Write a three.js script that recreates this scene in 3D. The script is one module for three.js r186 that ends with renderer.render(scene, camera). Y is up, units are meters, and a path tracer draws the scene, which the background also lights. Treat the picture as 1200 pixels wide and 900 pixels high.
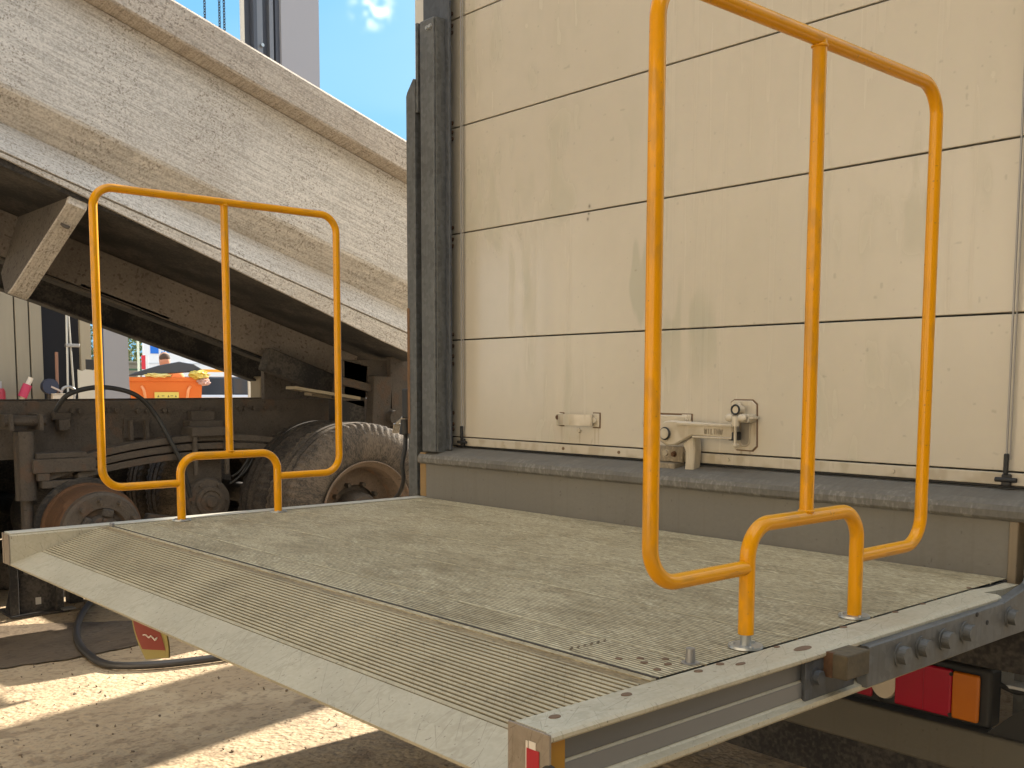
import * as THREE from 'three';
import { RoundedBoxGeometry } from 'three/addons/geometries/RoundedBoxGeometry.js';
import { mergeGeometries, mergeVertices, toCreasedNormals } from 'three/addons/utils/BufferGeometryUtils.js';
import { MarchingCubes } from 'three/addons/objects/MarchingCubes.js';

// ------------------------------------------------------------------ camera, sky, sun, exposure
const scene = new THREE.Scene();
const camera = new THREE.PerspectiveCamera(40.96, 4 / 3, 0.05, 900);
camera.rotation.order = 'YXZ';
camera.position.set(3.3221, 0.4489, 2.4415);
camera.rotation.set(-0.0939, 0.8461, 0.0022);
camera.setViewOffset(1200, 900, 0, -113.75, 1200, 900);      // the photograph is cropped off centre
scene.add(camera);
const renderer = new THREE.WebGLRenderer({ antialias: true });
renderer.toneMapping = THREE.LinearToneMapping;
renderer.toneMappingExposure = 4.25;
renderer.shadowMap.enabled = true;

// seeded random and tileable noise
function rng(seed) { let a = seed >>> 0; return () => { a = (a + 0x6D2B79F5) | 0; let t = Math.imul(a ^ (a >>> 15), 1 | a); t = (t + Math.imul(t ^ (t >>> 7), 61 | t)) ^ t; return ((t ^ (t >>> 14)) >>> 0) / 4294967296; }; }
const HT = new Float32Array(65536); { const r = rng(77); for (let i = 0; i < 65536; i++) HT[i] = r(); }
const hash = (x, y, s) => HT[(Math.imul(x, 374761393) + Math.imul(y, 668265263) + Math.imul(s, 974634777) >>> 7) & 65535];
const sm = (t) => t * t * (3 - 2 * t);
function vnoise(x, y, px, py, s) {                            // value noise, period px by py
  const xi = Math.floor(x), yi = Math.floor(y), fx = sm(x - xi), fy = sm(y - yi);
  const a = ((xi % px) + px) % px, b = (a + 1) % px, c = ((yi % py) + py) % py, d = (c + 1) % py;
  const p = hash(a, c, s), q = hash(b, c, s), r = hash(a, d, s), t = hash(b, d, s);
  return p + (q - p) * fx + (r - p) * fy + (p - q - r + t) * fx * fy;
}
function fbm(u, v, fx, fy, oct, s) { let a = 0.5, t = 0, n = 0; for (let i = 0; i < oct; i++) { t += a * vnoise(u * fx, v * fy, fx, fy, s + i); n += a; a *= 0.5; fx *= 2; fy *= 2; } return t / n; }
const clamp = (x, a = 0, b = 1) => Math.min(b, Math.max(a, x));
const step = (a, b, x) => sm(clamp((x - a) / (b - a)));
const mix = (a, b, t) => a + (b - a) * t;
const mix3 = (a, b, t) => [mix(a[0], b[0], t), mix(a[1], b[1], t), mix(a[2], b[2], t)];

function makeSky() {
  const W = 2048, H = 1024, d = new Float32Array(W * H * 4);
  const spot = new THREE.Vector3(-0.783, 0.329, -0.528).normalize();
  const sun = new THREE.Vector3(-0.23, 0.6, -0.975).normalize();
  for (let j = 0; j < H; j++) for (let i = 0; i < W; i++) {
    const az = ((i + 0.5) / W - 0.5) * 2 * Math.PI, el = ((j + 0.5) / H - 0.5) * Math.PI;
    const x = Math.cos(el) * Math.cos(az), y = Math.sin(el), z = Math.cos(el) * Math.sin(az);
    const e = clamp(y);
    let c = mix3([0.078, 0.184, 0.262], [0.0165, 0.105, 0.238], Math.pow(e, 0.62));
    const g = Math.max(0, x * sun.x + y * sun.y + z * sun.z);
    const glow = 0.35 * Math.pow(g, 6); c = [c[0] + glow * 0.5, c[1] + glow * 0.42, c[2] + glow * 0.28];
    if (y > 0) {                                             // bright clouds added out of view for fill, one small wisp in view
      const k = 1 / (y + 0.12), px = x * k * 0.05 + 0.5, pz = z * k * 0.05 + 0.5;
      let n = fbm(px, pz, 24, 24, 5, 300);
      const dd = Math.acos(clamp(x * spot.x + y * spot.y + z * spot.z, -1, 1));
      let a = step(0.40, 0.60, n) * 0.9 * (1 - 0.98 * Math.exp(-Math.pow((az + 2.6) / 0.55, 4)));
      a += step(0.024, 0.003, dd) * step(0.46, 0.66, fbm(px * 3 + 0.3, pz * 3, 400, 400, 4, 320)) * 0.6;
      c = mix3(c, [0.74, 0.715, 0.67], clamp(a));
    } else c = mix3(c, [0.20, 0.19, 0.17], step(0, -0.06, y));
    const o = (j * W + i) * 4; d[o] = c[0]; d[o + 1] = c[1]; d[o + 2] = c[2]; d[o + 3] = 1;
  }
  const t = new THREE.DataTexture(d, W, H, THREE.RGBAFormat, THREE.FloatType);
  t.mapping = THREE.EquirectangularReflectionMapping; t.magFilter = t.minFilter = THREE.LinearFilter; t.needsUpdate = true;
  return t;
}
const skyTexture = makeSky();
scene.background = skyTexture; scene.environment = skyTexture;
const sun = new THREE.DirectionalLight(new THREE.Color(1, 0.905, 0.76), 3.8);
sun.position.set(-0.235 * 30 + 1, 0.53 * 30, -30); sun.target.position.set(1, 0, 0);
sun.castShadow = true; sun.shadow.mapSize.set(4096, 4096);
Object.assign(sun.shadow.camera, { left: -25, right: 25, top: 25, bottom: -25, near: 1, far: 90 });
scene.add(sun, sun.target);

// ------------------------------------------------------------------ helpers
const GY = -0.85;                                             // ground; y = 0 is the deck of the tail lift
const used = new Map();
function numbered(n) { const k = used.get(n) || 0; used.set(n, k + 1); return k ? `${n}_${String(k).padStart(3, '0')}` : n; }
function tag(o, label, category, group) { o.userData = { ...o.userData, label, category }; if (group) o.userData.group = group; return o; }
function thing(name, label, category, pos = [0, 0, 0], turn = 0, group) { const o = new THREE.Group(); o.name = numbered(name); o.position.set(...pos); o.rotation.y = turn; scene.add(o); return tag(o, label, category, group); }
function flat(g) { const n = g.index ? g.toNonIndexed() : g; for (const k of Object.keys(n.attributes)) if (!['position', 'normal', 'uv', 'color'].includes(k)) n.deleteAttribute(k); return n; }
function join(list) {
  const gs = (Array.isArray(list) ? list : [list]).map(flat);
  if (gs.length === 1) return gs[0];
  const col = gs.some((g) => g.attributes.color);
  for (const g of gs) { if (!g.attributes.uv) wuv(g); if (col && !g.attributes.color) g.setAttribute('color', new THREE.BufferAttribute(new Float32Array(g.attributes.position.count * 3).fill(1), 3)); }
  return mergeGeometries(gs);
}
function mesh(name, geos, mat, parent) { const m = new THREE.Mesh(join(geos), mat); m.name = parent === scene ? numbered(name) : name; m.castShadow = m.receiveShadow = true; parent.add(m); return m; }
function struct(name, geos, mat) { const m = mesh(name, geos, mat, scene); m.userData.kind = 'structure'; return m; }
function wuv(g, k = 1, ox = 0, oy = 0) {                       // box-projected uv in metres, k = repeats per metre
  const p = g.attributes.position, n = g.attributes.normal, uv = new Float32Array(p.count * 2);
  for (let i = 0; i < p.count; i++) {
    const ax = Math.abs(n.getX(i)), ay = Math.abs(n.getY(i)), az = Math.abs(n.getZ(i));
    let u, v;
    if (ay >= ax && ay >= az) { u = p.getX(i); v = p.getZ(i); } else if (ax >= az) { u = p.getZ(i); v = p.getY(i); } else { u = p.getX(i); v = p.getY(i); }
    uv[i * 2] = u * k + ox; uv[i * 2 + 1] = v * k + oy;
  }
  g.setAttribute('uv', new THREE.BufferAttribute(uv, 2)); return g;
}
function bx(x0, x1, y0, y1, z0, z1, r = 0) {
  const w = x1 - x0, h = y1 - y0, d = z1 - z0, rr = Math.min(r, w / 2.05, h / 2.05, d / 2.05);
  let g = rr > 0.0004 ? new RoundedBoxGeometry(w, h, d, 2, rr) : new THREE.BoxGeometry(w, h, d);
  g = flat(g); g.translate((x0 + x1) / 2, (y0 + y1) / 2, (z0 + z1) / 2); return wuv(g);
}
function cyl(r0, r1, len, axis = 'y', seg = 20, c = [0, 0, 0], cap = true) {
  let g = new THREE.CylinderGeometry(r1, r0, len, seg, 1, !cap);
  if (axis === 'x') g.rotateZ(-Math.PI / 2); if (axis === 'z') g.rotateX(Math.PI / 2);
  g = flat(g); g.translate(...c); return wuv(g);
}
// polygon [[a,b],...] extruded; axes 'zy' = polygon in (z, y) thickened along x from x0 to x1, 'xy' along z
function prism(pts, t0, t1, axes = 'zy', bevel = 0) {
  const s = new THREE.Shape(pts.map((p) => new THREE.Vector2(p[0], p[1])));
  let g = new THREE.ExtrudeGeometry(s, { depth: Math.max(1e-4, t1 - t0 - 2 * bevel), bevelEnabled: bevel > 0, bevelThickness: bevel, bevelSize: bevel, bevelOffset: -bevel, bevelSegments: 1, curveSegments: 8 });
  g.translate(0, 0, t0 + bevel);
  if (axes === 'zy') { g.rotateY(Math.PI / 2); g.scale(1, 1, -1); const p = g.index; g = flat(g); flip(g); }
  return wuv(flat(g));
}
function flip(g) { const a = g.attributes; for (const k of Object.keys(a)) { const s = a[k].itemSize, ar = a[k].array; for (let i = 0; i < a[k].count; i += 3) for (let j = 0; j < s; j++) { const x = ar[(i + 1) * s + j]; ar[(i + 1) * s + j] = ar[(i + 2) * s + j]; ar[(i + 2) * s + j] = x; } } g.computeVertexNormals(); }
function bar(a, b, w, h, r = 0) {                              // square bar between two points
  const A = new THREE.Vector3(...a), B = new THREE.Vector3(...b), L = A.distanceTo(B);
  const g = bx(-w / 2, w / 2, -h / 2, h / 2, 0, L, r);
  const m = new THREE.Matrix4().lookAt(B, A, new THREE.Vector3(0, 1, 0)).setPosition(A);
  return g.applyMatrix4(m);
}
function roundPath(pts, rad, n = 10) {                        // polyline with rounded corners
  const P = pts.map((p) => new THREE.Vector3(...p)), out = [P[0]];
  for (let i = 1; i < P.length - 1; i++) {
    const a = P[i - 1].clone().sub(P[i]), b = P[i + 1].clone().sub(P[i]), r = Math.min(rad, a.length() * 0.49, b.length() * 0.49);
    const p0 = P[i].clone().addScaledVector(a.normalize(), r), p2 = P[i].clone().addScaledVector(b.normalize(), r);
    const k = 0.5523;                                         // cubic close to a circular arc
    const c1 = p0.clone().lerp(P[i], k), c2 = p2.clone().lerp(P[i], k);
    const cv = new THREE.CubicBezierCurve3(p0, c1, c2, p2);
    for (let j = 0; j <= n; j++) out.push(cv.getPoint(j / n));
  }
  out.push(P[P.length - 1]); return out;
}
function sweep(points, r, seg = 16, caps = true, radii) {      // tube along points, parallel transported
  const P = points.map((p) => (p.isVector3 ? p : new THREE.Vector3(...p))), n = P.length, pos = [], idx = [], uv = [];
  const T = P.map((p, i) => P[Math.min(i + 1, n - 1)].clone().sub(P[Math.max(i - 1, 0)]).normalize());
  let N = new THREE.Vector3(Math.abs(T[0].x) < 0.9 ? 1 : 0, Math.abs(T[0].x) < 0.9 ? 0 : 1, 0); let len = 0;
  for (let i = 0; i < n; i++) {
    N.addScaledVector(T[i], -N.dot(T[i])).normalize(); const B = T[i].clone().cross(N); if (i) len += P[i].distanceTo(P[i - 1]);
    const R = radii ? radii[i] : r;
    for (let j = 0; j <= seg; j++) { const a = (j / seg) * Math.PI * 2; const v = P[i].clone().addScaledVector(N, Math.cos(a) * R).addScaledVector(B, Math.sin(a) * R); pos.push(v.x, v.y, v.z); uv.push((j / seg) * 2 * Math.PI * R, len); }
  }
  for (let i = 0; i < n - 1; i++) for (let j = 0; j < seg; j++) { const a = i * (seg + 1) + j, b = a + seg + 1; idx.push(a, a + 1, b, b, a + 1, b + 1); }
  const g = new THREE.BufferGeometry(); g.setAttribute('position', new THREE.Float32BufferAttribute(pos, 3)); g.setAttribute('uv', new THREE.Float32BufferAttribute(uv, 2)); g.setIndex(idx); g.computeVertexNormals();
  const nm = g.attributes.normal; for (let i = 0; i < n; i++) { const a = i * (seg + 1), b = a + seg; const x = nm.getX(a) + nm.getX(b), y = nm.getY(a) + nm.getY(b), z = nm.getZ(a) + nm.getZ(b), l = Math.hypot(x, y, z) || 1; nm.setXYZ(a, x / l, y / l, z / l); nm.setXYZ(b, x / l, y / l, z / l); }
  const out = [flat(g)];
  if (caps) for (const e of [0, n - 1]) { const c = new THREE.CircleGeometry(radii ? radii[e] : r, seg); c.lookAt(e ? T[e] : T[e].clone().negate()); c.translate(P[e].x, P[e].y, P[e].z); out.push(flat(c)); }
  return mergeGeometries(out);
}
const spline = (pts, n = 60) => new THREE.CatmullRomCurve3(pts.map((p) => new THREE.Vector3(...p)), false, 'centripetal').getPoints(n);
function lathe(prof, axis = 'x', seg = 64, c = [0, 0, 0]) {     // prof [[radius, along]]
  let g = new THREE.LatheGeometry(prof.map((p) => new THREE.Vector2(p[0], p[1])), seg);
  if (axis === 'x') g.rotateZ(-Math.PI / 2); if (axis === 'z') g.rotateX(Math.PI / 2);
  g = toCreasedNormals(flat(g), 0.6); g.translate(...c); return wuv(g);
}
function hexBolt(r, h, axis, c) {
  const g = [cyl(r, r * 0.97, h, axis, 6, c)]; const w = [...c]; const i = { x: 0, y: 1, z: 2 }[axis]; w[i] -= h * 0.42;
  g.push(cyl(r * 1.25, r * 1.25, h * 0.18, axis, 16, w)); return join(g);
}

// ------------------------------------------------------------------ textures
const s8 = (x) => { x = clamp(x); return Math.round(255 * (x <= 0.0031308 ? x * 12.92 : 1.055 * Math.pow(x, 1 / 2.4) - 0.055)); };
function tex(size, fn, rep = 1, bump) {                        // fn(u, v) -> [r, g, b, height, rough] linear
  const d = new Uint8Array(size * size * 4), h = new Uint8Array(size * size * 4), q = new Uint8Array(size * size * 4);
  for (let j = 0; j < size; j++) for (let i = 0; i < size; i++) {
    const c = fn((i + 0.5) / size, (j + 0.5) / size), o = (j * size + i) * 4;
    d[o] = s8(c[0]); d[o + 1] = s8(c[1]); d[o + 2] = s8(c[2]); d[o + 3] = 255;
    const b = Math.round(255 * clamp(c[3] ?? 0.5)); h[o] = h[o + 1] = h[o + 2] = b; h[o + 3] = 255;
    const r = Math.round(255 * clamp(c[4] ?? 0.7)); q[o] = q[o + 1] = q[o + 2] = r; q[o + 3] = 255;
  }
  const mk = (a, srgb) => { const t = new THREE.DataTexture(a, size, size, THREE.RGBAFormat); t.wrapS = t.wrapT = THREE.RepeatWrapping; t.magFilter = THREE.LinearFilter; t.minFilter = THREE.LinearMipmapLinearFilter; t.generateMipmaps = true; t.repeat.set(rep, rep); if (srgb) t.colorSpace = THREE.SRGBColorSpace; t.needsUpdate = true; return t; };
  return { map: mk(d, true), bump: mk(h), rough: mk(q) };
}
function surf(T, o = {}) {
  const m = new THREE.MeshStandardMaterial({ map: T.map, bumpMap: o.bumpScale === 0 ? null : T.bump, bumpScale: o.bumpScale ?? 0.001, roughnessMap: T.rough, roughness: 1, metalness: o.metal ?? 0 });
  if (o.color) m.color.setRGB(...o.color); if (o.vc) m.vertexColors = true; if (o.rough) m.roughness = o.rough; return m;
}
function plain(c, rough = 0.6, metal = 0, o = {}) { const m = new THREE.MeshStandardMaterial({ roughness: rough, metalness: metal, ...o }); m.color.setRGB(...c); return m; }
function scratches(size, n, seed, len, ang, spread) {          // a field of thin scratches, 0..1
  const a = new Float32Array(size * size), r = rng(seed);
  for (let k = 0; k < n; k++) { let x = r() * size, y = r() * size; const t = ang + (r() - 0.5) * spread, L = len * size * (0.2 + r()), s = 0.3 + 0.7 * r(); for (let i = 0; i < L; i++) { const xi = ((x | 0) % size + size) % size, yi = ((y | 0) % size + size) % size; a[yi * size + xi] = Math.max(a[yi * size + xi], s * (1 - i / L * 0.5)); x += Math.cos(t); y += Math.sin(t); } }
  return (u, v) => a[(Math.min(size - 1, v * size | 0)) * size + Math.min(size - 1, u * size | 0)];
}
const spots = (u, v, f, s, thr, soft = 0.06) => { const n = vnoise(u * f, v * f, f, f, s) * 0.7 + vnoise(u * f * 2, v * f * 2, f * 2, f * 2, s + 9) * 0.3; return step(thr, thr + soft, n); };

// cream door, 2.6 m across, not repeated in view
const T_door = tex(1024, (u, v) => {
  let c = [0.535, 0.480, 0.385];
  const big = fbm(u, v, 3, 3, 4, 11), fine = fbm(u, v, 60, 60, 3, 12), vert = fbm(u, v, 90, 3, 3, 13), vert2 = fbm(u, v, 26, 2, 3, 18);
  const k = 0.95 + 0.06 * big + 0.04 * fine; c = c.map((x) => x * k);
  const streak = step(0.58, 0.85, vert) * (0.2 + 0.8 * step(0.4, 0.75, big));
  c = mix3(c, [0.40, 0.36, 0.27], streak * 0.13);
  c = mix3(c, [0.47, 0.41, 0.30], step(0.55, 0.8, vert2) * 0.07);
  const mil = step(0.58, 0.74, fbm(u, v, 7, 5, 4, 14)) * step(0.42, 0.65, fbm(u, v, 70, 16, 3, 15));
  c = mix3(c, [0.33, 0.33, 0.22], mil * 0.22);
  const green = step(0.62, 0.75, fbm(u, v, 14, 5, 3, 23)) * step(0.5, 0.66, fbm(u, v, 50, 12, 2, 24)) * step(0.15, 0.3, v) * step(0.6, 0.42, v);
  c = mix3(c, [0.27, 0.29, 0.20], green * 0.3);
  const X = u * 2.6 - 0.05, Y = v * 2.6 - 0.1;              // runs below the fittings, scuffs
  for (const [x, y1, y0, w, a] of [[1.475, 0.256, 0.20, 0.004, 0.5], [1.506, 0.256, 0.205, 0.003, 0.4], [1.35, 0.285, 0.20, 0.012, 0.12], [0.868, 0.302, 0.235, 0.003, 0.3], [0.885, 0.302, 0.24, 0.003, 0.3], [0.795, 0.285, 0.235, 0.003, 0.35], [0.705, 0.304, 0.25, 0.004, 0.25], [0.16, 0.25, 0.2, 0.006, 0.6], [2.25, 0.25, 0.2, 0.006, 0.4]]) if (Y < y1 && Y > y0 - 0.03 && Math.abs(X - x) < 3 * w) c = mix3(c, [0.20, 0.13, 0.075], a * Math.exp(-Math.pow((X - x) / w, 2)) * step(y0 - 0.03, y0 + 0.03, Y));
  for (const [x, y, rx, ry] of [[0.832, 1.050, 0.005, 0.006], [0.829, 1.026, 0.004, 0.005], [0.825, 1.008, 0.005, 0.006], [1.60, 0.222, 0.012, 0.004], [1.66, 0.214, 0.02, 0.004]]) { const q = Math.pow((X - x) / rx, 2) + Math.pow((Y - y) / ry, 2); if (q < 4) c = mix3(c, [0.05, 0.04, 0.03], Math.exp(-q) * 0.85); }
  c = mix3(c, [0.36, 0.30, 0.21], step(0.26, 0.2, Y) * (0.2 + 0.5 * step(0.4, 0.7, fbm(u, v, 60, 40, 3, 25))));
  c = mix3(c, [0.40, 0.345, 0.25], step(0.15, 0.06, X) * step(0.35, 0.7, fbm(u, v, 80, 20, 3, 26)) * 0.5);
  const sp = spots(u, v, 150, 16, 0.86, 0.05) * step(0.42, 0.6, fbm(u, v, 5, 5, 3, 17)); c = mix3(c, [0.12, 0.10, 0.07], sp * 0.22);
  return [...c, 0.5 + 0.5 * (fbm(u, v, 4, 6, 2, 27) - 0.5), 0.21 + 0.14 * streak + 0.1 * mil + 0.04 * big];
}, 1 / 2.6);
// worn, dirty ribbed aluminium
const scrD = scratches(1024, 900, 5, 0.05, 0.3, 6);
const T_deck = tex(1024, (u, v) => {
  const big = fbm(u, v, 4, 5, 5, 31), str = fbm(u, v, 16, 250, 2, 34), fine = fbm(u, v, 120, 480, 2, 33), smu = fbm(u, v, 7, 11, 5, 35);
  let c = mix3([0.27, 0.232, 0.155], [0.50, 0.448, 0.335], step(0.2, 0.8, 0.2 * big + 0.38 * str + 0.42 * fine));
  c = mix3(c, [0.17, 0.13, 0.07], step(0.42, 0.74, 0.6 * smu + 0.4 * fbm(u, v, 26, 70, 3, 36)) * 0.5);
  c = mix3(c, [0.66, 0.62, 0.51], step(0.58, 0.78, fine) * step(0.42, 0.62, fbm(u, v, 14, 20, 3, 39)) * 0.4);
  c = mix3(c, [0.10, 0.078, 0.045], step(0.60, 0.75, fbm(u, v, 110, 420, 2, 38)) * 0.5);
  c = mix3(c, [0.10, 0.075, 0.05], spots(u, v, 170, 37, 0.87) * 0.5);
  c = mix3(c, [0.62, 0.6, 0.52], scrD(u, v) * 0.3);
  return [...c, 0.5 + 0.5 * (fine - 0.5) + 0.3 * (str - 0.5), 0.55 + 0.3 * str];
}, 1 / 1.1);
// scratched bare aluminium with grime
const scrA = scratches(1024, 520, 6, 0.1, 1.1, 1.2), scrB = scratches(1024, 240, 8, 0.12, 0.1, 6);
const T_alu = tex(1024, (u, v) => {
  const big = fbm(u, v, 5, 5, 4, 41), fine = fbm(u, v, 120, 120, 3, 42);
  let c = mix3([0.36, 0.33, 0.26], [0.52, 0.50, 0.43], 0.6 * big + 0.4 * fine);
  c = mix3(c, [0.20, 0.17, 0.11], step(0.48, 0.74, fbm(u, v, 9, 9, 5, 43)) * step(0.35, 0.65, fbm(u, v, 90, 60, 3, 45)) * 0.22);
  c = mix3(c, [0.10, 0.085, 0.065], Math.min(1, scrA(u, v) * 0.8)); c = mix3(c, [0.70, 0.68, 0.62], scrB(u, v) * 0.3);
  c = mix3(c, [0.10, 0.08, 0.055], spots(u, v, 110, 44, 0.84) * 0.6);
  return [...c, 0.5 - 0.3 * scrA(u, v) + 0.2 * (fine - 0.5), 0.5 + 0.25 * big];
}, 1 / 0.7);
// dusty tipper body with splash marks; streaks run along the body
const scrT = scratches(1024, 1100, 9, 0.09, 0.06, 0.5);
const T_tip = tex(1024, (u, v) => {
  const big = fbm(u, v, 3, 4, 4, 51), fine = fbm(u, v, 220, 300, 2, 52), str = fbm(u, v, 12, 330, 2, 53);
  let c = mix3([0.29, 0.262, 0.228], [0.62, 0.572, 0.508], step(0.15, 0.85, 0.14 * big + 0.46 * fine + 0.4 * str));
  c = mix3(c, [0.22, 0.17, 0.12], step(0.5, 0.75, fbm(u, v, 5, 9, 4, 57)) * 0.14);
  const m = step(0.3, 0.62, fbm(u, v, 6, 6, 4, 54));
  const sp = Math.max(spots(u, v, 240, 55, 0.66, 0.12) * 0.7, spots(u, v, 120, 56, 0.79, 0.08) * 0.8) * (0.35 + 0.65 * m); c = mix3(c, [0.15, 0.115, 0.08], sp * 0.95);
  c = mix3(c, [0.60, 0.55, 0.47], scrT(u, v) * 0.35);
  return [...c, 0.5 + 0.35 * (fine - 0.5) + 0.35 * sp, 0.72 + 0.2 * fine];
}, 1 / 1.6);
// dark splashed underside of the tipper
const T_under = tex(512, (u, v) => {
  const fine = fbm(u, v, 90, 90, 3, 61), big = fbm(u, v, 4, 4, 4, 62);
  let c = mix3([0.05, 0.042, 0.036], [0.15, 0.127, 0.106], 0.55 * big + 0.45 * fine);
  const sp = spots(u, v, 48, 63, 0.7, 0.08); c = mix3(c, [0.05, 0.038, 0.03], sp * 0.75);
  return [...c, 0.5 + 0.5 * (fine - 0.5) + 0.3 * sp, 0.85];
}, 1 / 0.8);
// brown road dirt on the chassis
const T_dirt = tex(512, (u, v) => {
  const fine = fbm(u, v, 100, 100, 3, 71), big = fbm(u, v, 5, 5, 5, 72);
  let c = mix3([0.036, 0.030, 0.025], [0.112, 0.093, 0.076], 0.6 * big + 0.4 * fine);
  c = mix3(c, [0.11, 0.06, 0.034], step(0.58, 0.75, fbm(u, v, 8, 8, 4, 73)) * 0.4);
  c = mix3(c, [0.02, 0.017, 0.014], spots(u, v, 50, 74, 0.8) * 0.6);
  return [...c, 0.5 + 0.6 * (fine - 0.5), 0.9];
}, 1 / 0.7);
const T_black = tex(512, (u, v) => { const f = fbm(u, v, 60, 60, 4, 81), b = fbm(u, v, 4, 4, 4, 82); const c = mix3([0.018, 0.017, 0.017], [0.085, 0.073, 0.062], step(0.35, 0.8, 0.5 * f + 0.5 * b)); return [...c, f, 0.75 + 0.2 * f]; }, 1 / 0.6);
// galvanised steel with spangle
const cells = []; { const r = rng(21); for (let i = 0; i < 24 * 24; i++) cells.push([r(), r(), r()]); }
const T_galv = tex(512, (u, v) => {
  const N = 24, x = u * N, y = v * N; let best = 9, id = 0;
  for (let a = -1; a <= 1; a++) for (let b = -1; b <= 1; b++) { const ci = ((Math.floor(x) + a + N) % N), cj = ((Math.floor(y) + b + N) % N), q = cells[cj * N + ci]; const dx = Math.floor(x) + a + q[0] - x, dy = Math.floor(y) + b + q[1] - y, dd = dx * dx + dy * dy; if (dd < best) { best = dd; id = q[2]; } }
  const big = fbm(u, v, 3, 3, 4, 91), drip = fbm(u, v, 60, 3, 3, 92);
  let c = mix3([0.13, 0.128, 0.118], [0.31, 0.305, 0.29], 0.6 * id + 0.4 * big); c = mix3(c, [0.09, 0.075, 0.055], step(0.55, 0.8, drip) * 0.2);
  return [...c, 0.5, 0.45 + 0.2 * id + 0.15 * big];
}, 1 / 0.35);
// grey painted steel with drips and rust
const T_grey = tex(512, (u, v) => {
  const big = fbm(u, v, 3, 3, 4, 101), drip = fbm(u, v, 80, 3, 3, 102), fine = fbm(u, v, 90, 90, 3, 103);
  let c = mix3([0.15, 0.138, 0.115], [0.20, 0.185, 0.155], 0.6 * big + 0.4 * fine); c = mix3(c, [0.12, 0.10, 0.07], step(0.55, 0.85, drip) * 0.16);
  c = mix3(c, [0.07, 0.06, 0.05], spots(u, v, 70, 104, 0.86) * 0.5);
  return [...c, fine, 0.55 + 0.2 * fine];
}, 1 / 0.9);
const T_sill = tex(512, (u, v) => {
  const drip = fbm(u, v, 70, 6, 3, 111), fine = fbm(u, v, 100, 60, 3, 112), big = fbm(u, v, 5, 5, 4, 113);
  let c = mix3([0.115, 0.102, 0.082], [0.19, 0.172, 0.142], step(0.25, 0.8, 0.2 * drip + 0.4 * fine + 0.4 * big)); c = mix3(c, [0.33, 0.30, 0.26], step(0.58, 0.75, fine) * step(0.5, 0.65, big) * 0.35);
  return [...c, fine, 0.6 + 0.25 * fine];
}, 1 / 0.6);
// dusty concrete yard
const scrG = scratches(1024, 260, 12, 0.06, 0, 6.3);
const T_ground = tex(1024, (u, v) => {
  const big = fbm(u, v, 3, 3, 5, 121), mid = fbm(u, v, 18, 18, 4, 122), fine = fbm(u, v, 160, 160, 3, 123);
  let c = mix3([0.30, 0.235, 0.165], [0.45, 0.365, 0.265], 0.4 * big + 0.35 * mid + 0.25 * fine);
  c = mix3(c, [0.50, 0.42, 0.31], step(0.56, 0.72, fbm(u, v, 10, 10, 5, 124)) * 0.5);
  c = mix3(c, [0.20, 0.15, 0.105], step(0.57, 0.7, fbm(u, v, 46, 30, 4, 125)) * step(0.45, 0.6, big) * 0.55);
  c = mix3(c, [0.13, 0.095, 0.065], step(0.6, 0.74, fbm(u, v, 200, 120, 2, 127)) * 0.4); c = mix3(c, [0.11, 0.08, 0.055], spots(u, v, 110, 126, 0.84) * 0.7); c = mix3(c, [0.16, 0.12, 0.085], scrG(u, v) * 0.55);
  return [...c, 0.4 * mid + 0.6 * fine, 0.8 + 0.15 * fine];
}, 1 / 2.6);
const scrR = scratches(512, 700, 14, 0.03, 1.57, 0.5);
const T_rubber = tex(512, (u, v) => { const f = fbm(u, v, 80, 80, 3, 131), b = fbm(u, v, 5, 5, 4, 132); let c = mix3([0.03, 0.027, 0.025], [0.15, 0.122, 0.094], step(0.25, 0.75, 0.45 * f + 0.55 * b)); c = mix3(c, [0.20, 0.165, 0.125], scrR(u, v) * 0.25); return [...c, f, 0.9]; }, 1 / 0.5);
const T_rust = tex(512, (u, v) => { const f = fbm(u, v, 40, 40, 4, 141), b = fbm(u, v, 5, 5, 4, 142); const c = mix3([0.05, 0.027, 0.014], [0.14, 0.066, 0.028], 0.5 * f + 0.5 * b); return [...c, f, 0.85]; }, 1 / 0.4);
const T_wall = tex(512, (u, v) => { const f = fbm(u, v, 60, 4, 3, 151), b = fbm(u, v, 4, 4, 4, 152); const c = mix3([0.34, 0.31, 0.25], [0.43, 0.395, 0.32], 0.5 * f + 0.5 * b); return [...c, f, 0.7]; }, 1 / 2);

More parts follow.
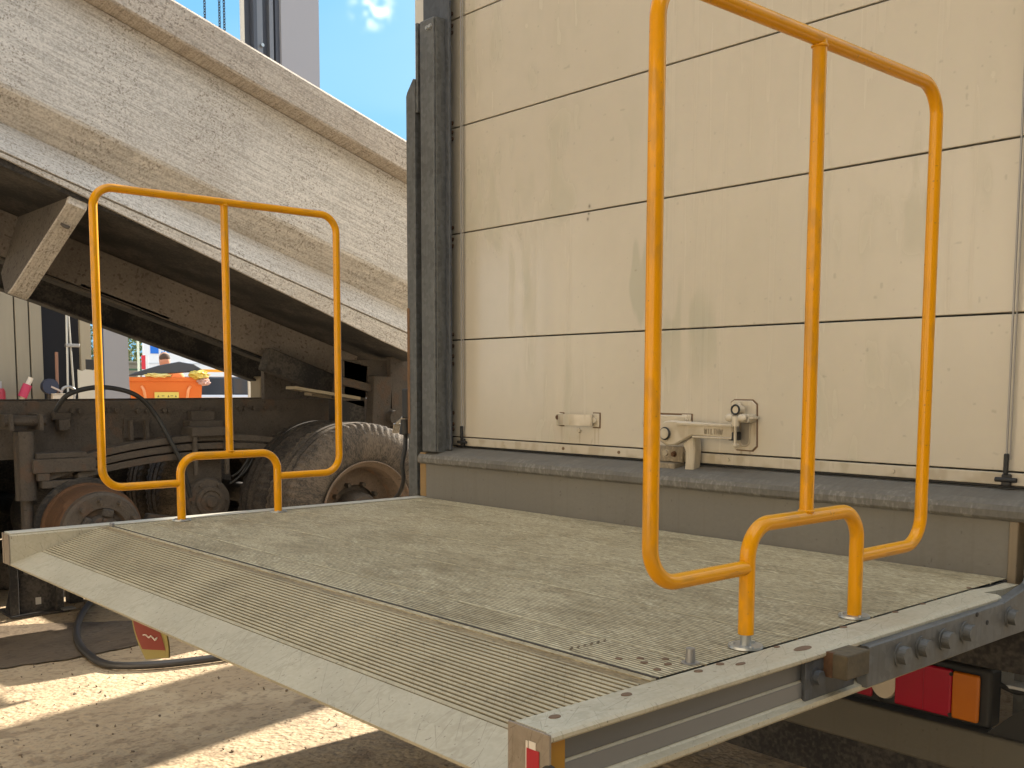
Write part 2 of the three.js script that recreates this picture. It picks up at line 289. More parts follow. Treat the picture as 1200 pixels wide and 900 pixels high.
const scrY = scratches(512, 60, 61, 0.05, 0, 6.3);
const T_paint = tex(512, (u, v) => { const b = fbm(u, v, 6, 4, 4, 161), f = fbm(u, v, 90, 60, 2, 162); let c = [0.66, 0.285, 0.0008].map((x) => x * (0.9 + 0.2 * b)); c = mix3(c, [0.30, 0.17, 0.04], step(0.58, 0.8, fbm(u, v, 14, 8, 4, 163)) * 0.35); c = mix3(c, [0.16, 0.10, 0.05], spots(u, v, 60, 164, 0.88, 0.03) * 0.5); c = mix3(c, [0.62, 0.36, 0.10], scrY(u, v) * 0.35); return [...c, 0.5 + 0.3 * (b - 0.5) + 0.1 * f, 0.26 + 0.2 * b]; }, 1 / 0.45);
const M = {
  door: surf(T_door, { bumpScale: 0.0012 }), deck: surf(T_deck, { color: [1.2, 1.17, 1.03], bumpScale: 0.001, vc: true, metal: 0 }), alu: surf(T_alu, { bumpScale: 0.0006, metal: 0.2, color: [1.05, 1.0, 0.88] }), ramp: surf(T_alu, { bumpScale: 0.0006, metal: 0.05, vc: true, color: [0.92, 0.84, 0.66] }),
  tip: surf(T_tip, { bumpScale: 0.003 }), under: surf(T_under, { bumpScale: 0.004 }), dirt: surf(T_dirt, { bumpScale: 0.004 }), black: surf(T_black, { bumpScale: 0.001 }),
  galv: surf(T_galv, { bumpScale: 0, metal: 0.4, color: [0.56, 0.58, 0.60] }), galvDark: surf(T_galv, { bumpScale: 0, metal: 0.3, color: [0.34, 0.37, 0.43] }), grey: surf(T_grey, { bumpScale: 0.0006 }), sill: surf(T_sill, { bumpScale: 0.0004, color: [0.84, 0.86, 0.88] }),
  ground: surf(T_ground, { color: [1.08, 1.02, 0.9], bumpScale: 0.012, vc: true }), rubber: surf(T_rubber, { bumpScale: 0.002 }), rust: surf(T_rust, { bumpScale: 0.002 }), wall: surf(T_wall, { bumpScale: 0.001 }),
  aluDark: plain([0.105, 0.108, 0.112], 0.42, 0.3), aluMid: plain([0.17, 0.172, 0.172], 0.42, 0.3), endCap: surf(T_alu, { bumpScale: 0.001, metal: 0.1, color: [0.55, 0.47, 0.42] }),
  yellow: new THREE.MeshPhysicalMaterial({ map: T_paint.map, roughnessMap: T_paint.rough, roughness: 1, bumpMap: T_paint.bump, bumpScale: 0.0004, specularIntensity: 0.2, clearcoat: 0.4, clearcoatRoughness: 0.04 }),
  zinc: plain([0.42, 0.43, 0.42], 0.35, 0.7), cream: surf(T_door, { bumpScale: 0.0006, color: [1.02, 1.0, 0.97] }), darkGap: plain([0.03, 0.027, 0.024], 0.9), blackRubber: plain([0.018, 0.018, 0.018], 0.6),
  rustBrown: plain([0.155, 0.095, 0.055], 0.9), steel: plain([0.30, 0.29, 0.28], 0.4, 0.6),
};
//@@SETTING
// ------------------------------------------------------------------ ground and hall
{
  const parts = [];
  const grid = (x0, x1, z0, z1, nx, nz, y, dy) => {
    const g = new THREE.PlaneGeometry(x1 - x0, z1 - z0, nx, nz); g.rotateX(-Math.PI / 2); g.translate((x0 + x1) / 2, y, (z0 + z1) / 2);
    const p = g.attributes.position, col = new Float32Array(p.count * 3), uv = g.attributes.uv;
    for (let i = 0; i < p.count; i++) {
      const x = p.getX(i), z = p.getZ(i), u = x / 40 + 0.5, v = z / 40 + 0.5; const n = fbm(u, v, 30, 30, 4, 201), k = 0.84 + 0.32 * n;
      col.set([k, k * (0.99 + 0.01 * n), k * 0.985], i * 3); uv.setXY(i, x, z); if (dy) p.setY(i, y + dy * (fbm(u, v, 60, 60, 3, 211) - 0.5));
    }
    g.setAttribute('color', new THREE.BufferAttribute(col, 3)); g.computeVertexNormals(); return g;
  };
  parts.push(grid(-8, 6, -6, 9, 140, 150, GY, 0.012));
  parts.push(grid(-400, 400, -400, -6, 8, 8, GY, 0), grid(-400, 400, 9, 400, 8, 8, GY, 0), grid(-400, -8, -6, 9, 8, 2, GY, 0), grid(6, 400, -6, 9, 8, 2, GY, 0));
  struct('ground', parts, M.ground);
  { // deep shade of the tipper painted as a dark ground patch
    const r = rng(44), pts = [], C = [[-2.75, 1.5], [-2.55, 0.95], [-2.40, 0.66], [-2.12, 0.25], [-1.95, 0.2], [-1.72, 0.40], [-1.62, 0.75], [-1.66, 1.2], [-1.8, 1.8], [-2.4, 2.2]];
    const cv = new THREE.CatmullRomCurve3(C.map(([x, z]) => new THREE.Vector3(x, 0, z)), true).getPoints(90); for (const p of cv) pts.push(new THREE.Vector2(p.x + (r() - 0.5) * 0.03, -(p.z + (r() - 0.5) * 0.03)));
    const g = new THREE.ShapeGeometry(new THREE.Shape(pts)); g.rotateX(-Math.PI / 2); g.translate(0, GY + 0.007, 0); struct('painted_shade', wuv(flat(g)), surf(T_ground, { bumpScale: 0.003, color: [0.34, 0.31, 0.28], rough: 0.7 }));
  }
  // loose crumbs of dirt and pebbles
  const r = rng(31), n = 1600, g = new THREE.DodecahedronGeometry(1, 0), im = new THREE.InstancedMesh(g, plain([0.17, 0.125, 0.085], 0.95), n), o = new THREE.Object3D();
  for (let i = 0; i < n; i++) { const s = 0.0012 + 0.0045 * Math.pow(r(), 4); o.position.set(-3.4 + 4.4 * r(), GY + s * 0.3 + 0.003, -0.6 + 2.6 * r()); o.rotation.set(r() * 6, r() * 6, r() * 6); o.scale.set(s * (0.8 + r()), s * 0.6, s * (0.8 + r())); o.updateMatrix(); im.setMatrixAt(i, o.matrix); }
  im.name = 'gravel_crumbs'; im.userData = { kind: 'stuff', label: 'scattered crumbs of dirt and gravel on the concrete ground', category: 'gravel' }; im.castShadow = im.receiveShadow = true; scene.add(im);
}
{ // workshop front added unseen behind the camera: sunlit wall fills shade with warm light
  const w = thing('bounce_hall', 'beige workshop hall added unseen behind the camera to bounce warm light', 'building');
  mesh('wall', bx(-9, 16, GY, 6, 9.2, 9.5), plain([0.62, 0.57, 0.49], 0.85), w);
  mesh('roof', bx(-9.2, 16.2, 6.0, 6.15, 4.2, 16), plain([0.40, 0.37, 0.32], 0.85), w);  // deep overhang added out of view to dim the top of the door
  const c = thing('shade_trailer', 'dark trailer added out of view on the right to darken that side', 'trailer');  // unseen trailer added to cut light and reflections from the right
  mesh('body', bx(5.3, 7.8, 0.2, 3.1, -9, 4.6, 0.03), plain([0.035, 0.045, 0.04], 0.6), c); mesh('chassis', bx(5.5, 7.6, -0.2, 0.199, -8.8, 4.4), M.black, c); for (const z of [-1.5, 0, 1.5]) mesh('wheel', cyl(0.5, 0.5, 0.35, 'x', 32, [5.6, GY + 0.5, z]), M.rubber, c);
  const p = thing('shadow_pillar', 'pillar added out of view beyond the truck to cast a ground shadow stripe', 'pillar');  // unseen pillar added to cast the dark stripe on the ground
  mesh('shaft', bx(-2.24, -1.54, GY, 4.2, -5.4, -4.8, 0.02), M.wall, p);
  mesh('sun_blocker', bx(-1.539, -1.38, 3.34, 3.66, -5.25, -4.95, 0.01), M.grey, p);  // unseen box added to keep the sun off the ramp corner
  mesh('cap', bx(-2.30, -1.48, 4.2, 4.3, -5.46, -4.74, 0.01), M.grey, p);
}
//@@PLATFORM
// ------------------------------------------------------------------ tail lift platform
const lift = thing('tail_lift_platform', 'lowered ribbed aluminium tail lift platform behind the cream truck door', 'tail lift');
const XL0 = 0.062, XR0 = 2.3145;
function ribbed(z0, z1, y0, y1, pitch, depth, x0, x1, edge, seed) {       // ribs along x on a surface from (z0,y0) to (z1,y1); grooves hold dirt
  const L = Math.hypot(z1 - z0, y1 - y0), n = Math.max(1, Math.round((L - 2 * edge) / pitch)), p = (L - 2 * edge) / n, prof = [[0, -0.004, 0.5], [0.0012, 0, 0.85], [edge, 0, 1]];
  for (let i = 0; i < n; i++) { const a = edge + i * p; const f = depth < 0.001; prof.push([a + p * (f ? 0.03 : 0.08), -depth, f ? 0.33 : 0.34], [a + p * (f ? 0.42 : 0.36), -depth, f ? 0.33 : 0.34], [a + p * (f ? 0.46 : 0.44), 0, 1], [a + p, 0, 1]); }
  prof.push([L - 0.0012, 0, 0.85], [L, -0.004, 0.5]);
  const tz = (z1 - z0) / L, ty = (y1 - y0) / L, nz = -ty, ny = tz, pos = [], col = [], uv = [], idx = [], r = rng(seed); const K = seed === 11 ? 90 : 24;
  const sgn = ny < 0 ? -1 : 1;
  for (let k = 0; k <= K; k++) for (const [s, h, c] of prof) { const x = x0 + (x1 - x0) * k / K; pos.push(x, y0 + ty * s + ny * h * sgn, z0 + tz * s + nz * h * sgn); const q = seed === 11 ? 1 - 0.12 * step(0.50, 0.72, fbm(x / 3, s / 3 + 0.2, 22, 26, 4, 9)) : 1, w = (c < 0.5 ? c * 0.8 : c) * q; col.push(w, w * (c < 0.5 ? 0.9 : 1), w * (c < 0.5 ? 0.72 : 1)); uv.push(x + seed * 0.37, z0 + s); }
  const m = prof.length; for (let k = 0; k < K; k++) for (let i = 0; i < m - 1; i++) { const a = k * m + i, b = a + m; idx.push(a, a + 1, b, b, a + 1, b + 1); }
  const g = new THREE.BufferGeometry(); g.setAttribute('position', new THREE.Float32BufferAttribute(pos, 3)); g.setAttribute('color', new THREE.Float32BufferAttribute(col, 3)); g.setAttribute('uv', new THREE.Float32BufferAttribute(uv, 2)); g.setIndex(idx);
  const f = flat(g); f.computeVertexNormals(); if (f.attributes.normal.getY(0) < 0 && f.attributes.normal.getY(30) < 0) flip(f); return f;
}
{
  const edges = [1.246, 1.131, 0.871, 0.611, 0.351, 0.091, 0.004];
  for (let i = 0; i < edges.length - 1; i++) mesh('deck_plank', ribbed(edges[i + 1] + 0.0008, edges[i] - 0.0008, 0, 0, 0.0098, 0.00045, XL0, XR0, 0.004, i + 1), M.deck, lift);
  mesh('deck_frame', [bx(XL0, XR0, -0.03, -0.006, 0.0, 1.246), bx(XL0, XR0, -0.09, -0.03, 1.19, 1.246), bx(XL0, XR0, -0.09, -0.03, 0, 0.05), bx(XL0, XR0, -0.09, -0.086, 0.05, 1.19)], M.aluDark, lift);
  const rampY = (z) => -(z - 1.288) * 0.088 / 0.262;
  mesh('hinge_strip', bx(XL0, XR0, -0.03, -0.0005, 1.2525, 1.2665, 0.001), surf(T_deck, { color: [1.05, 0.98, 0.82] }), lift);
  mesh('hinge_gap', bx(XL0, XR0, -0.03, 0.0004, 1.2464, 1.2522), plain([0.05, 0.04, 0.03], 0.9), lift);  // darkness of the open hinge gap put in as a strip
  mesh('hinge_groove', bx(XL0, XR0, -0.03, -0.0025, 1.267, 1.29, 0.001), surf(T_deck, { color: [0.66, 0.55, 0.38] }), lift);
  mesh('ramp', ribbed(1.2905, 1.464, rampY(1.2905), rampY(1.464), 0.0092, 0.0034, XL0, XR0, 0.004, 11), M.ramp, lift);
  const lip = new THREE.BoxGeometry(2.318, 0.006, 0.0925, 1, 1, 1); lip.rotateX(Math.atan2(0.088, 0.262)); lip.translate(1.159, rampY(1.5085) - 0.0028, 1.5085);
  const lipg = flat(lip); wuv(lipg); mesh('ramp_lip', lipg, surf(T_alu, { bumpScale: 0.0006, metal: 0.15, color: [0.98, 0.92, 0.79] }), lift);
  mesh('ramp_underside', prism([[1.25, -0.09], [1.25, -0.034], [1.29, -0.034], [1.53, rampY(1.53) - 0.012], [1.53, rampY(1.53) - 0.016]], XL0, XR0), M.aluDark, lift);
  // side rails: left and right extrusions
  const left = prism([[0, -0.092], [0.012, -0.095], [0.06, -0.095], [0.06, -0.005], [0.055, 0], [0.006, 0], [0, -0.006]], 0.0, 1.551, 'xy', 0); mesh('side_rail', left, M.alu, lift);
  const R = [[2.3195, -0.004], [2.324, 0.0012], [2.383, 0.0012], [2.389, -0.001], [2.3925, -0.005], [2.3925, -0.010], [2.389, -0.0135], [2.376, -0.0145], [2.376, -0.046], [2.380, -0.049], [2.380, -0.076], [2.384, -0.080], [2.3965, -0.083], [2.3975, -0.090], [2.394, -0.0945], [2.3195, -0.0945]];
  mesh('side_rail', prism(R, 0.215, 1.551, 'xy', 0), M.alu, lift);
  mesh('shaded_web', bx(2.3765, 2.3780, -0.0452, -0.0155, 0.216, 1.514), M.aluDark, lift);  // shade on the outer rail face put in as a dark sheet
  mesh('shaded_web', bx(2.3802, 2.3815, -0.0755, -0.0497, 0.216, 1.514), M.aluMid, lift);  // lower part of that painted shade, one step lighter
  mesh('sunlit_strip', bx(0.003, 0.057, 0.0003, 0.0035, 0.01, 1.55, 0.0014), plain([0.62, 0.59, 0.5], 0.32, 0.2), lift);  // sunlight on the left rail top put in as a pale strip
  mesh('rail_end_piece', prism([[0.03, -0.006], [0.11, -0.006], [0.214, 0.0005], [0.214, 0.0005]].map(([z, y]) => [z, y]).concat([[0.214, -0.03], [0.03, -0.03]]), 2.3195, 2.352), M.alu, lift);
  mesh('end_cap', bx(2.314, 2.395, -0.1, 0.0005, 1.5515, 1.556, 0.0015), M.endCap, lift);
  mesh('end_cap', [bx(-0.003, 0.010, -0.093, 0.0, 1.552, 1.556, 0.001), bx(0.012, 0.061, -0.093, -0.001, 1.552, 1.555, 0.001)], M.endCap, lift);
  // reflective stickers at the near corner
  mesh('red_reflector', [bx(2.353, 2.377, -0.11, -0.026, 1.5563, 1.5572)], plain([0.34, 0.012, 0.02], 0.4), lift);
  mesh('sticker_remnant', [bx(2.351, 2.355, -0.075, -0.017, 1.5561, 1.5568), bx(2.357, 2.370, -0.0262, -0.016, 1.5561, 1.5568)], plain([0.62, 0.56, 0.48], 0.7), lift);
  mesh('rubber_stop', cyl(0.017, 0.017, 0.004, 'z', 24, [2.396, -0.056, 1.5545]), M.blackRubber, lift);
  mesh('yellow_reflector', bx(2.3802, 2.3822, -0.085, -0.0145, 1.515, 1.5505), plain([0.36, 0.17, 0.005], 0.45), lift);
  // hinge arm, bolts, stop block
  mesh('hinge_arm', prism([[0.79, -0.086], [0.79, -0.011], [0.24, -0.0095], [0.10, 0.012], [0.02, 0.07], [-0.05, 0.13], [-0.3, 0.16], [-0.3, -0.02], [0.05, -0.09], [0.2, -0.088]], 2.385, 2.408, 'zy', 0.002), M.galv, lift);
  for (const z of [0.68, 0.60, 0.508, 0.418, 0.211]) mesh('hex_bolt', hexBolt(0.0175, 0.018, 'x', [2.417, -0.044, z]), M.galv, lift);
  for (const [z, y] of [[0.367, -0.016], [0.318, -0.04], [0.40, -0.05]]) mesh('bolt_hole', cyl(0.005, 0.005, 0.002, 'x', 12, [2.4085, y, z]), M.darkGap, lift);
  mesh('stop_plate', bx(2.378, 2.388, -0.082, -0.014, 0.80, 0.957, 0.002), M.galvDark, lift);
  mesh('stop_block', bx(2.386, 2.432, -0.047, -0.004, 0.828, 0.902, 0.003), surf(T_rust, { color: [1.05, 1.7, 2.3], metal: 0.2 }), lift);
  mesh('rust_edge', bx(2.3865, 2.405, -0.0468, -0.0036, 0.894, 0.9026), M.rust, lift);
  mesh('hex_bolt', hexBolt(0.013, 0.012, 'x', [2.393, -0.044, 0.925]), M.galvDark, lift);
  // locking pin and worn rivet heads on the deck edge
  mesh('locking_pin', [cyl(0.0085, 0.0075, 0.026, 'y', 16, [2.294, 0.012, 1.145]), cyl(0.015, 0.015, 0.002, 'y', 16, [2.294, 0.001, 1.145])], M.steel, lift);
  for (const [x, z, r, k] of [[2.347, 1.500, 0.010, 0.7], [2.343, 1.352, 0.010, 0.7], [2.335, 1.176, 0.009, 0.7], [2.332, 1.117, 0.008, 0.8], [2.353, 1.091, 0.012, 0.45], [2.364, 0.93, 0.024, 0.4], [2.329, 0.955, 0.007, 0.7], [2.327, 0.738, 0.009, 0.7], [2.326, 0.545, 0.008, 0.7], [2.325, 0.43, 0.007, 0.7], [2.31, 0.19, 0.007, 0.7]]) {
    const g = cyl(r, r * 0.9, 0.0012, 'y', 18, [0, 0, 0]); g.scale(k, 1, 1); g.translate(x, 0.0018, z); mesh('rivet', g, M.rustBrown, lift);
  }
  for (const [x, z] of [[2.20, 1.213], [2.222, 1.185], [2.252, 1.157], [2.244, 1.20], [2.275, 1.178], [2.284, 1.215]]) mesh('rivet', cyl(0.0065, 0.006, 0.001, 'y', 14, [x, 0.0009, z]), M.rustBrown, lift);
  for (let i = 0; i < 12; i++) mesh('weld_spot', cyl(0.0028, 0.002, 0.0012, 'y', 8, [2.10 + 0.006 * (i % 2), 0.0008, 1.14 + 0.0082 * i]), plain([0.14, 0.105, 0.065], 0.9), lift);
  for (const x of [0.088]) mesh('latch_nub', [bx(x - 0.012, x + 0.008, 0, 0.012, 1.252, 1.262, 0.002)], M.steel, lift);
}
// ------------------------------------------------------------------ guard rails
function guardRail(label, X, Z, h0a, h0b, peg) {
  const t = thing('guard_rail', label, 'guard rail', [X, 0, Z], 0);
  const L = 0.8562, h1 = 1.0456, za = L - 0.2522, zb = L - 0.6044, zm = L - 0.4273, ha = 0.2105, r = 0.0127;
  mesh('outer_frame', sweep(roundPath([[0, h0a, za], [0, h0a, L], [0, h1, L], [0, h1, 0], [0, h0b, 0], [0, h0b, zb]], 0.062, 14), r, 24), M.yellow, t);
  mesh('foot_arch', sweep(roundPath([[0, peg, za], [0, ha, za], [0, ha, zb], [0, 0.004, zb]], 0.058, 14), r * 1.07, 24), M.yellow, t);
  mesh('middle_post', [sweep([[0, ha, zm], [0, h1, zm]], r * 0.99, 24, false), new THREE.TorusGeometry(r * 0.99, 0.0026, 8, 24).rotateX(Math.PI / 2).translate(0, ha + r * 0.95, zm), new THREE.TorusGeometry(r * 0.99, 0.0026, 8, 24).rotateX(Math.PI / 2).translate(0, h1 - r * 0.95, zm)], M.yellow, t);
  for (const z of [za, zb]) {
    mesh('socket_flange', [cyl(0.030, 0.029, 0.004, 'y', 28, [0, 0.0035, z]), ...[0, 1, 2].map((k) => cyl(0.0042, 0.004, 0.003, 'y', 8, [Math.cos(k * 2.09 + 0.5) * 0.022, 0.0065, z + Math.sin(k * 2.09 + 0.5) * 0.022]))], M.zinc, t);
  }
  mesh('peg', cyl(0.0095, 0.0095, 0.06, 'y', 18, [0, 0.03, za]), M.zinc, t);
  return t;
}
const railL = guardRail('yellow tubular guard rail on the far left platform edge before the tipper', 0.0956, 0.429, 0.124, 0.128, 0.003);
const railR = guardRail('large yellow tubular guard rail at the near right edge before the cream door', 2.2931, 0.3906, 0.139, 0.119, 0.024);
{ // paper labels round the tubes
  const lab = (t, y, z, a) => { const g = new THREE.CylinderGeometry(0.0131, 0.0131, 0.05, 12, 1, true, a, 1.1); g.translate(0, y, z); mesh('label', g, plain([0.42, 0.40, 0.37], 0.5, 0, { side: THREE.DoubleSide }), t); };
  lab(railL, 0.55, 0.8562, -1.5); lab(railR, 0.58, 0.0, 2.25);
}
//@@TRUCK
// ------------------------------------------------------------------ box truck
const truck = thing('box_truck', 'box truck with stained cream roller door and galvanised corner posts', 'truck');
const ZD = -0.111;
{
  const seams = [0.2395, 0.622, 1.034, 1.439, 1.846, 2.25, 2.5];
  for (let i = 0; i < 6; i++) mesh('door_panel', (() => { const g = bx(0.06, 2.40, seams[i] + 0.0022, seams[i + 1] - 0.0022, ZD - 0.03, ZD, 0.0025); return wuv(g, 1, 0.05, 0.1); })(), M.door, truck);
  mesh('door_backing', bx(0.06, 2.40, 0.2, 2.5, ZD - 0.036, ZD - 0.031), M.darkGap, truck);
  mesh('bottom_trim', wuv(bx(0.085, 2.40, 0.207, 0.2375, ZD - 0.03, ZD + 0.003, 0.002)), M.door, truck);
  mesh('bottom_seal', bx(0.09, 2.39, 0.1985, 0.2068, ZD - 0.03, ZD - 0.008, 0.003), M.blackRubber, truck);
  for (const x of [0.40, 0.717, 0.983, 1.20, 1.43, 1.70, 1.962]) mesh('trim_screw', cyl(0.0055, 0.005, 0.003, 'z', 14, [x, 0.2225, ZD + 0.0045]), x < 1.1 && x > 0.5 ? M.rustBrown : M.cream, truck);
  mesh('edge_seal', [bx(0.062, 0.078, 0.2, 2.5, ZD + 0.0005, ZD + 0.014, 0.003)], M.blackRubber, truck);
  for (const y of [0.27, 0.29, 0.335, 0.53, 0.56, 0.60, 0.645, 0.99, 1.015, 1.06, 1.40, 1.425, 1.46, 1.80, 1.825, 1.87]) mesh('edge_screw', cyl(0.008, 0.006, 0.006, 'z', 10, [0.086, y, ZD + 0.004]), M.rust, truck);
  for (const x of [0.157, 2.2585]) {
    mesh('lift_cable', [cyl(0.0028, 0.0028, 2.25, 'y', 8, [x, 0.27 + 1.125, ZD + 0.016]), cyl(0.0018, 0.0018, 2.25, 'y', 6, [x + 0.007, 0.27 + 1.125, ZD + 0.012])], M.steel, truck);
    mesh('cable_anchor', [bx(x - 0.011, x + 0.011, 0.205, 0.235, ZD + 0.0035, ZD + 0.016, 0.004), cyl(0.006, 0.006, 0.05, 'x', 10, [x, 0.221, ZD + 0.014]), bx(x - 0.005, x + 0.005, 0.235, 0.285, ZD + 0.01, ZD + 0.022, 0.003)], M.blackRubber, truck);
  }
  // lifting strap handle
  {
    const g = []; const n = 20, P = [];
    for (let i = 0; i <= n; i++) { const t = i / n; P.push([0.70 + 0.17 * t, 0.012 + 0.034 * Math.sin(Math.PI * clamp(t * 1.05)) * (1 - 0.2 * t)]); }
    const sh = [...P.map(([x, z]) => [x, ZD + z + 0.006]), ...P.reverse().map(([x, z]) => [x, ZD + z])];
    const s = new THREE.Shape(sh.map(([x, z]) => new THREE.Vector2(x, -z))); const e = new THREE.ExtrudeGeometry(s, { depth: 0.038, bevelEnabled: false }); e.rotateX(-Math.PI / 2); e.translate(0, 0.308, 0); g.push(wuv(flat(e)));
    mesh('strap_handle', g, M.cream, truck);
    const pl = mesh('handle_plate', [bx(0.862, 0.892, 0.303, 0.350, ZD + 0.0005, ZD + 0.007, 0.003)], M.cream, truck);
    mesh('hex_bolt', hexBolt(0.011, 0.008, 'z', [0.876, 0.327, ZD + 0.011]), M.cream, pl);
    const p2 = mesh('handle_plate', [bx(0.696, 0.716, 0.304, 0.348, ZD + 0.0005, ZD + 0.02, 0.004)], M.cream, truck);
    mesh('hex_bolt', hexBolt(0.008, 0.006, 'z', [0.706, 0.333, ZD + 0.023]), M.rust, p2);
    mesh('hex_bolt', hexBolt(0.0085, 0.008, 'z', [0.795, 0.289, ZD + 0.004]), M.cream, truck);
  }
  mesh('handle_outline', bx(0.858, 0.8955, 0.2995, 0.3535, ZD, ZD + 0.0004), M.rustBrown, truck); mesh('handle_outline', bx(0.6935, 0.7185, 0.301, 0.351, ZD, ZD + 0.0004), M.rustBrown, truck);  // brown rims put crevice shade and dirt round the handle plates
  // cast locking lever
  {
    const z0 = ZD + 0.035, z1 = ZD + 0.062, mx = (x) => 1.235 + (x - 1.147) * 0.853, cx = 0.042;
    const arm = prism([[1.105, 0.298], [1.112, 0.318], [1.135, 0.334], [1.165, 0.338], [1.44, 0.3305], [1.44, 0.290], [1.265, 0.294], [1.225, 0.278], [1.185, 0.262], [1.145, 0.259], [1.115, 0.272]].map(([x, y]) => [mx(x), y]), z0, z1, 'xy', 0.004);
    const lever = mesh('locking_lever', [arm, bx(mx(1.20), mx(1.44), 0.3245, 0.3325, z1 - 0.001, z1 + 0.005, 0.002), bx(mx(1.27), mx(1.44), 0.288, 0.2935, z1 - 0.001, z1 + 0.005, 0.002)], M.cream, truck);
    mesh('pivot_pin', [cyl(0.0165, 0.0165, 0.012, 'z', 24, [mx(1.147), 0.297, z1 + 0.005])], M.cream, lever);
    mesh('pivot_ring', [new THREE.TorusGeometry(0.0175, 0.0032, 8, 28).translate(mx(1.147), 0.297, z1 + 0.006)], M.blackRubber, lever);
    const leg = prism([[1.222, 0.184], [1.228, 0.235], [1.212, 0.268], [1.262, 0.292], [1.268, 0.25], [1.262, 0.186]].map(([x, y]) => [mx(x), y]), ZD + 0.012, ZD + 0.05, 'xy', 0.004); mesh('lever_hook', leg, M.cream, truck);
    mesh('lever_strap', [bx(1.09, 1.275, 0.318, 0.353, ZD + 0.0005, ZD + 0.012, 0.005), bx(1.25, 1.287, 0.313, 0.356, ZD + 0.0007, ZD + 0.008, 0.003)], M.cream, truck);
    mesh('hex_bolt', hexBolt(0.0095, 0.007, 'z', [1.268, 0.335, ZD + 0.012]), M.cream, truck);
    mesh('lever_base', [bx(1.15, 1.265, 0.205, 0.255, ZD + 0.0035, ZD + 0.016, 0.002), bx(1.16, 1.265, 0.186, 0.204, ZD + 0.005, ZD + 0.055, 0.002)], surf(T_sill, { color: [1.5, 1.35, 1.1] }), truck);
    mesh('hex_bolt', hexBolt(0.010, 0.010, 'z', [1.20, 0.232, ZD + 0.02]), M.cream, truck);
    mesh('hex_bolt', hexBolt(0.008, 0.012, 'z', [1.232, 0.230, ZD + 0.02]), M.rust, truck);
    // catch plate with clamp
    const cp = mesh('catch_plate', prism([[1.437, 0.395], [1.448, 0.402], [1.512, 0.402], [1.527, 0.39], [1.53, 0.268], [1.516, 0.255], [1.46, 0.256], [1.45, 0.27]], ZD + 0.0005, ZD + 0.006, 'xy', 0.0015), M.cream, truck);
    mesh('catch_recess', prism([[1.475, 0.355], [1.502, 0.355], [1.51, 0.30], [1.502, 0.272], [1.478, 0.27]], ZD + 0.006, ZD + 0.0068, 'xy'), plain([0.30, 0.26, 0.20], 0.6), cp);
    mesh('catch_outline', prism([[1.433, 0.397], [1.446, 0.406], [1.514, 0.406], [1.531, 0.393], [1.5345, 0.266], [1.518, 0.251], [1.458, 0.252], [1.446, 0.268]], ZD + 0.0001, ZD + 0.0004, 'xy'), M.rustBrown, truck);  // painted rim of dirt and contact shade round the catch plate
    mesh('strap_outline', bx(1.087, 1.2905, 0.3105, 0.3585, ZD + 0.0001, ZD + 0.0004), M.rustBrown, truck);  // dirt and contact shade painted as an outline of the strap
    mesh('catch_rim', sweep(roundPath([[1.473, 0.345, ZD + 0.007], [1.473, 0.268, ZD + 0.007], [1.507, 0.268, ZD + 0.007], [1.512, 0.36, ZD + 0.007]], 0.014, 6), 0.003, 8), M.cream, cp);
    mesh('clamp_block', [bx(1.47, 1.53, 0.338, 0.362, ZD + 0.006, ZD + 0.045, 0.004), bx(1.505, 1.54, 0.348, 0.356, ZD + 0.006, ZD + 0.04, 0.002), bar([1.47, 0.395, ZD + 0.012], [1.50, 0.358, ZD + 0.03], 0.01, 0.008, 0.002)], M.cream, cp);
    mesh('wing_nut', [cyl(0.012, 0.012, 0.03, 'y', 12, [1.452 + cx, 0.342, ZD + 0.058]), ...[-1, 1].map((s) => { const g = new THREE.SphereGeometry(0.015, 12, 8).scale(1.1, 0.8, 0.45).translate(1.452 + cx + s * 0.022, 0.352, ZD + 0.058); return flat(g); })], M.cream, truck);
    mesh('clamp_pin', cyl(0.0125, 0.0125, 0.03, 'z', 18, [1.452 + cx, 0.376, ZD + 0.045]), M.cream, truck);
    mesh('clamp_ring', [new THREE.TorusGeometry(0.0135, 0.003, 8, 24).translate(1.452 + cx, 0.376, ZD + 0.06)], M.blackRubber, truck);
    mesh('clamp_screw', [cyl(0.0045, 0.0045, 0.09, 'y', 10, [1.452 + cx, 0.305, ZD + 0.058]), bx(1.448 + cx, 1.463 + cx, 0.268, 0.276, ZD + 0.05, ZD + 0.066, 0.002)], M.cream, truck);
    mesh('clamp_rubber', [bx(1.470, 1.488, 0.285, 0.31, ZD + 0.02, ZD + 0.06, 0.003)], M.blackRubber, truck);
    // raised cast lettering
    const strokes = { W: [[0, 1, 0.25, 0], [0.25, 0, 0.5, 0.8], [0.5, 0.8, 0.75, 0], [0.75, 0, 1, 1]], I: [[0.5, 0, 0.5, 1]], L: [[0.2, 1, 0.2, 0], [0.2, 0, 0.85, 0]], N: [[0.1, 0, 0.1, 1], [0.1, 1, 0.9, 0], [0.9, 0, 0.9, 1]], T: [[0.1, 1, 0.9, 1], [0.5, 1, 0.5, 0]] }, lg = [];
    'WILTNW'.split('').forEach((ch, i) => { for (const [x0, y0, x1, y1] of strokes[ch]) lg.push(bar([mx(1.322 + i * 0.0135 + x0 * 0.0105), 0.3015 + y0 * 0.0155, z1 + 0.0012], [mx(1.322 + i * 0.0135 + x1 * 0.0105), 0.3015 + y1 * 0.0155, z1 + 0.0012], 0.0022, 0.0026)); });
    mesh('cast_lettering', lg, plain([0.30, 0.25, 0.17], 0.6), lever);
  }
  // sill and base panel
  mesh('base_panel', bx(0.006, 2.312, -0.12, 0.134, -0.05, -0.004, 0.003), M.grey, truck);
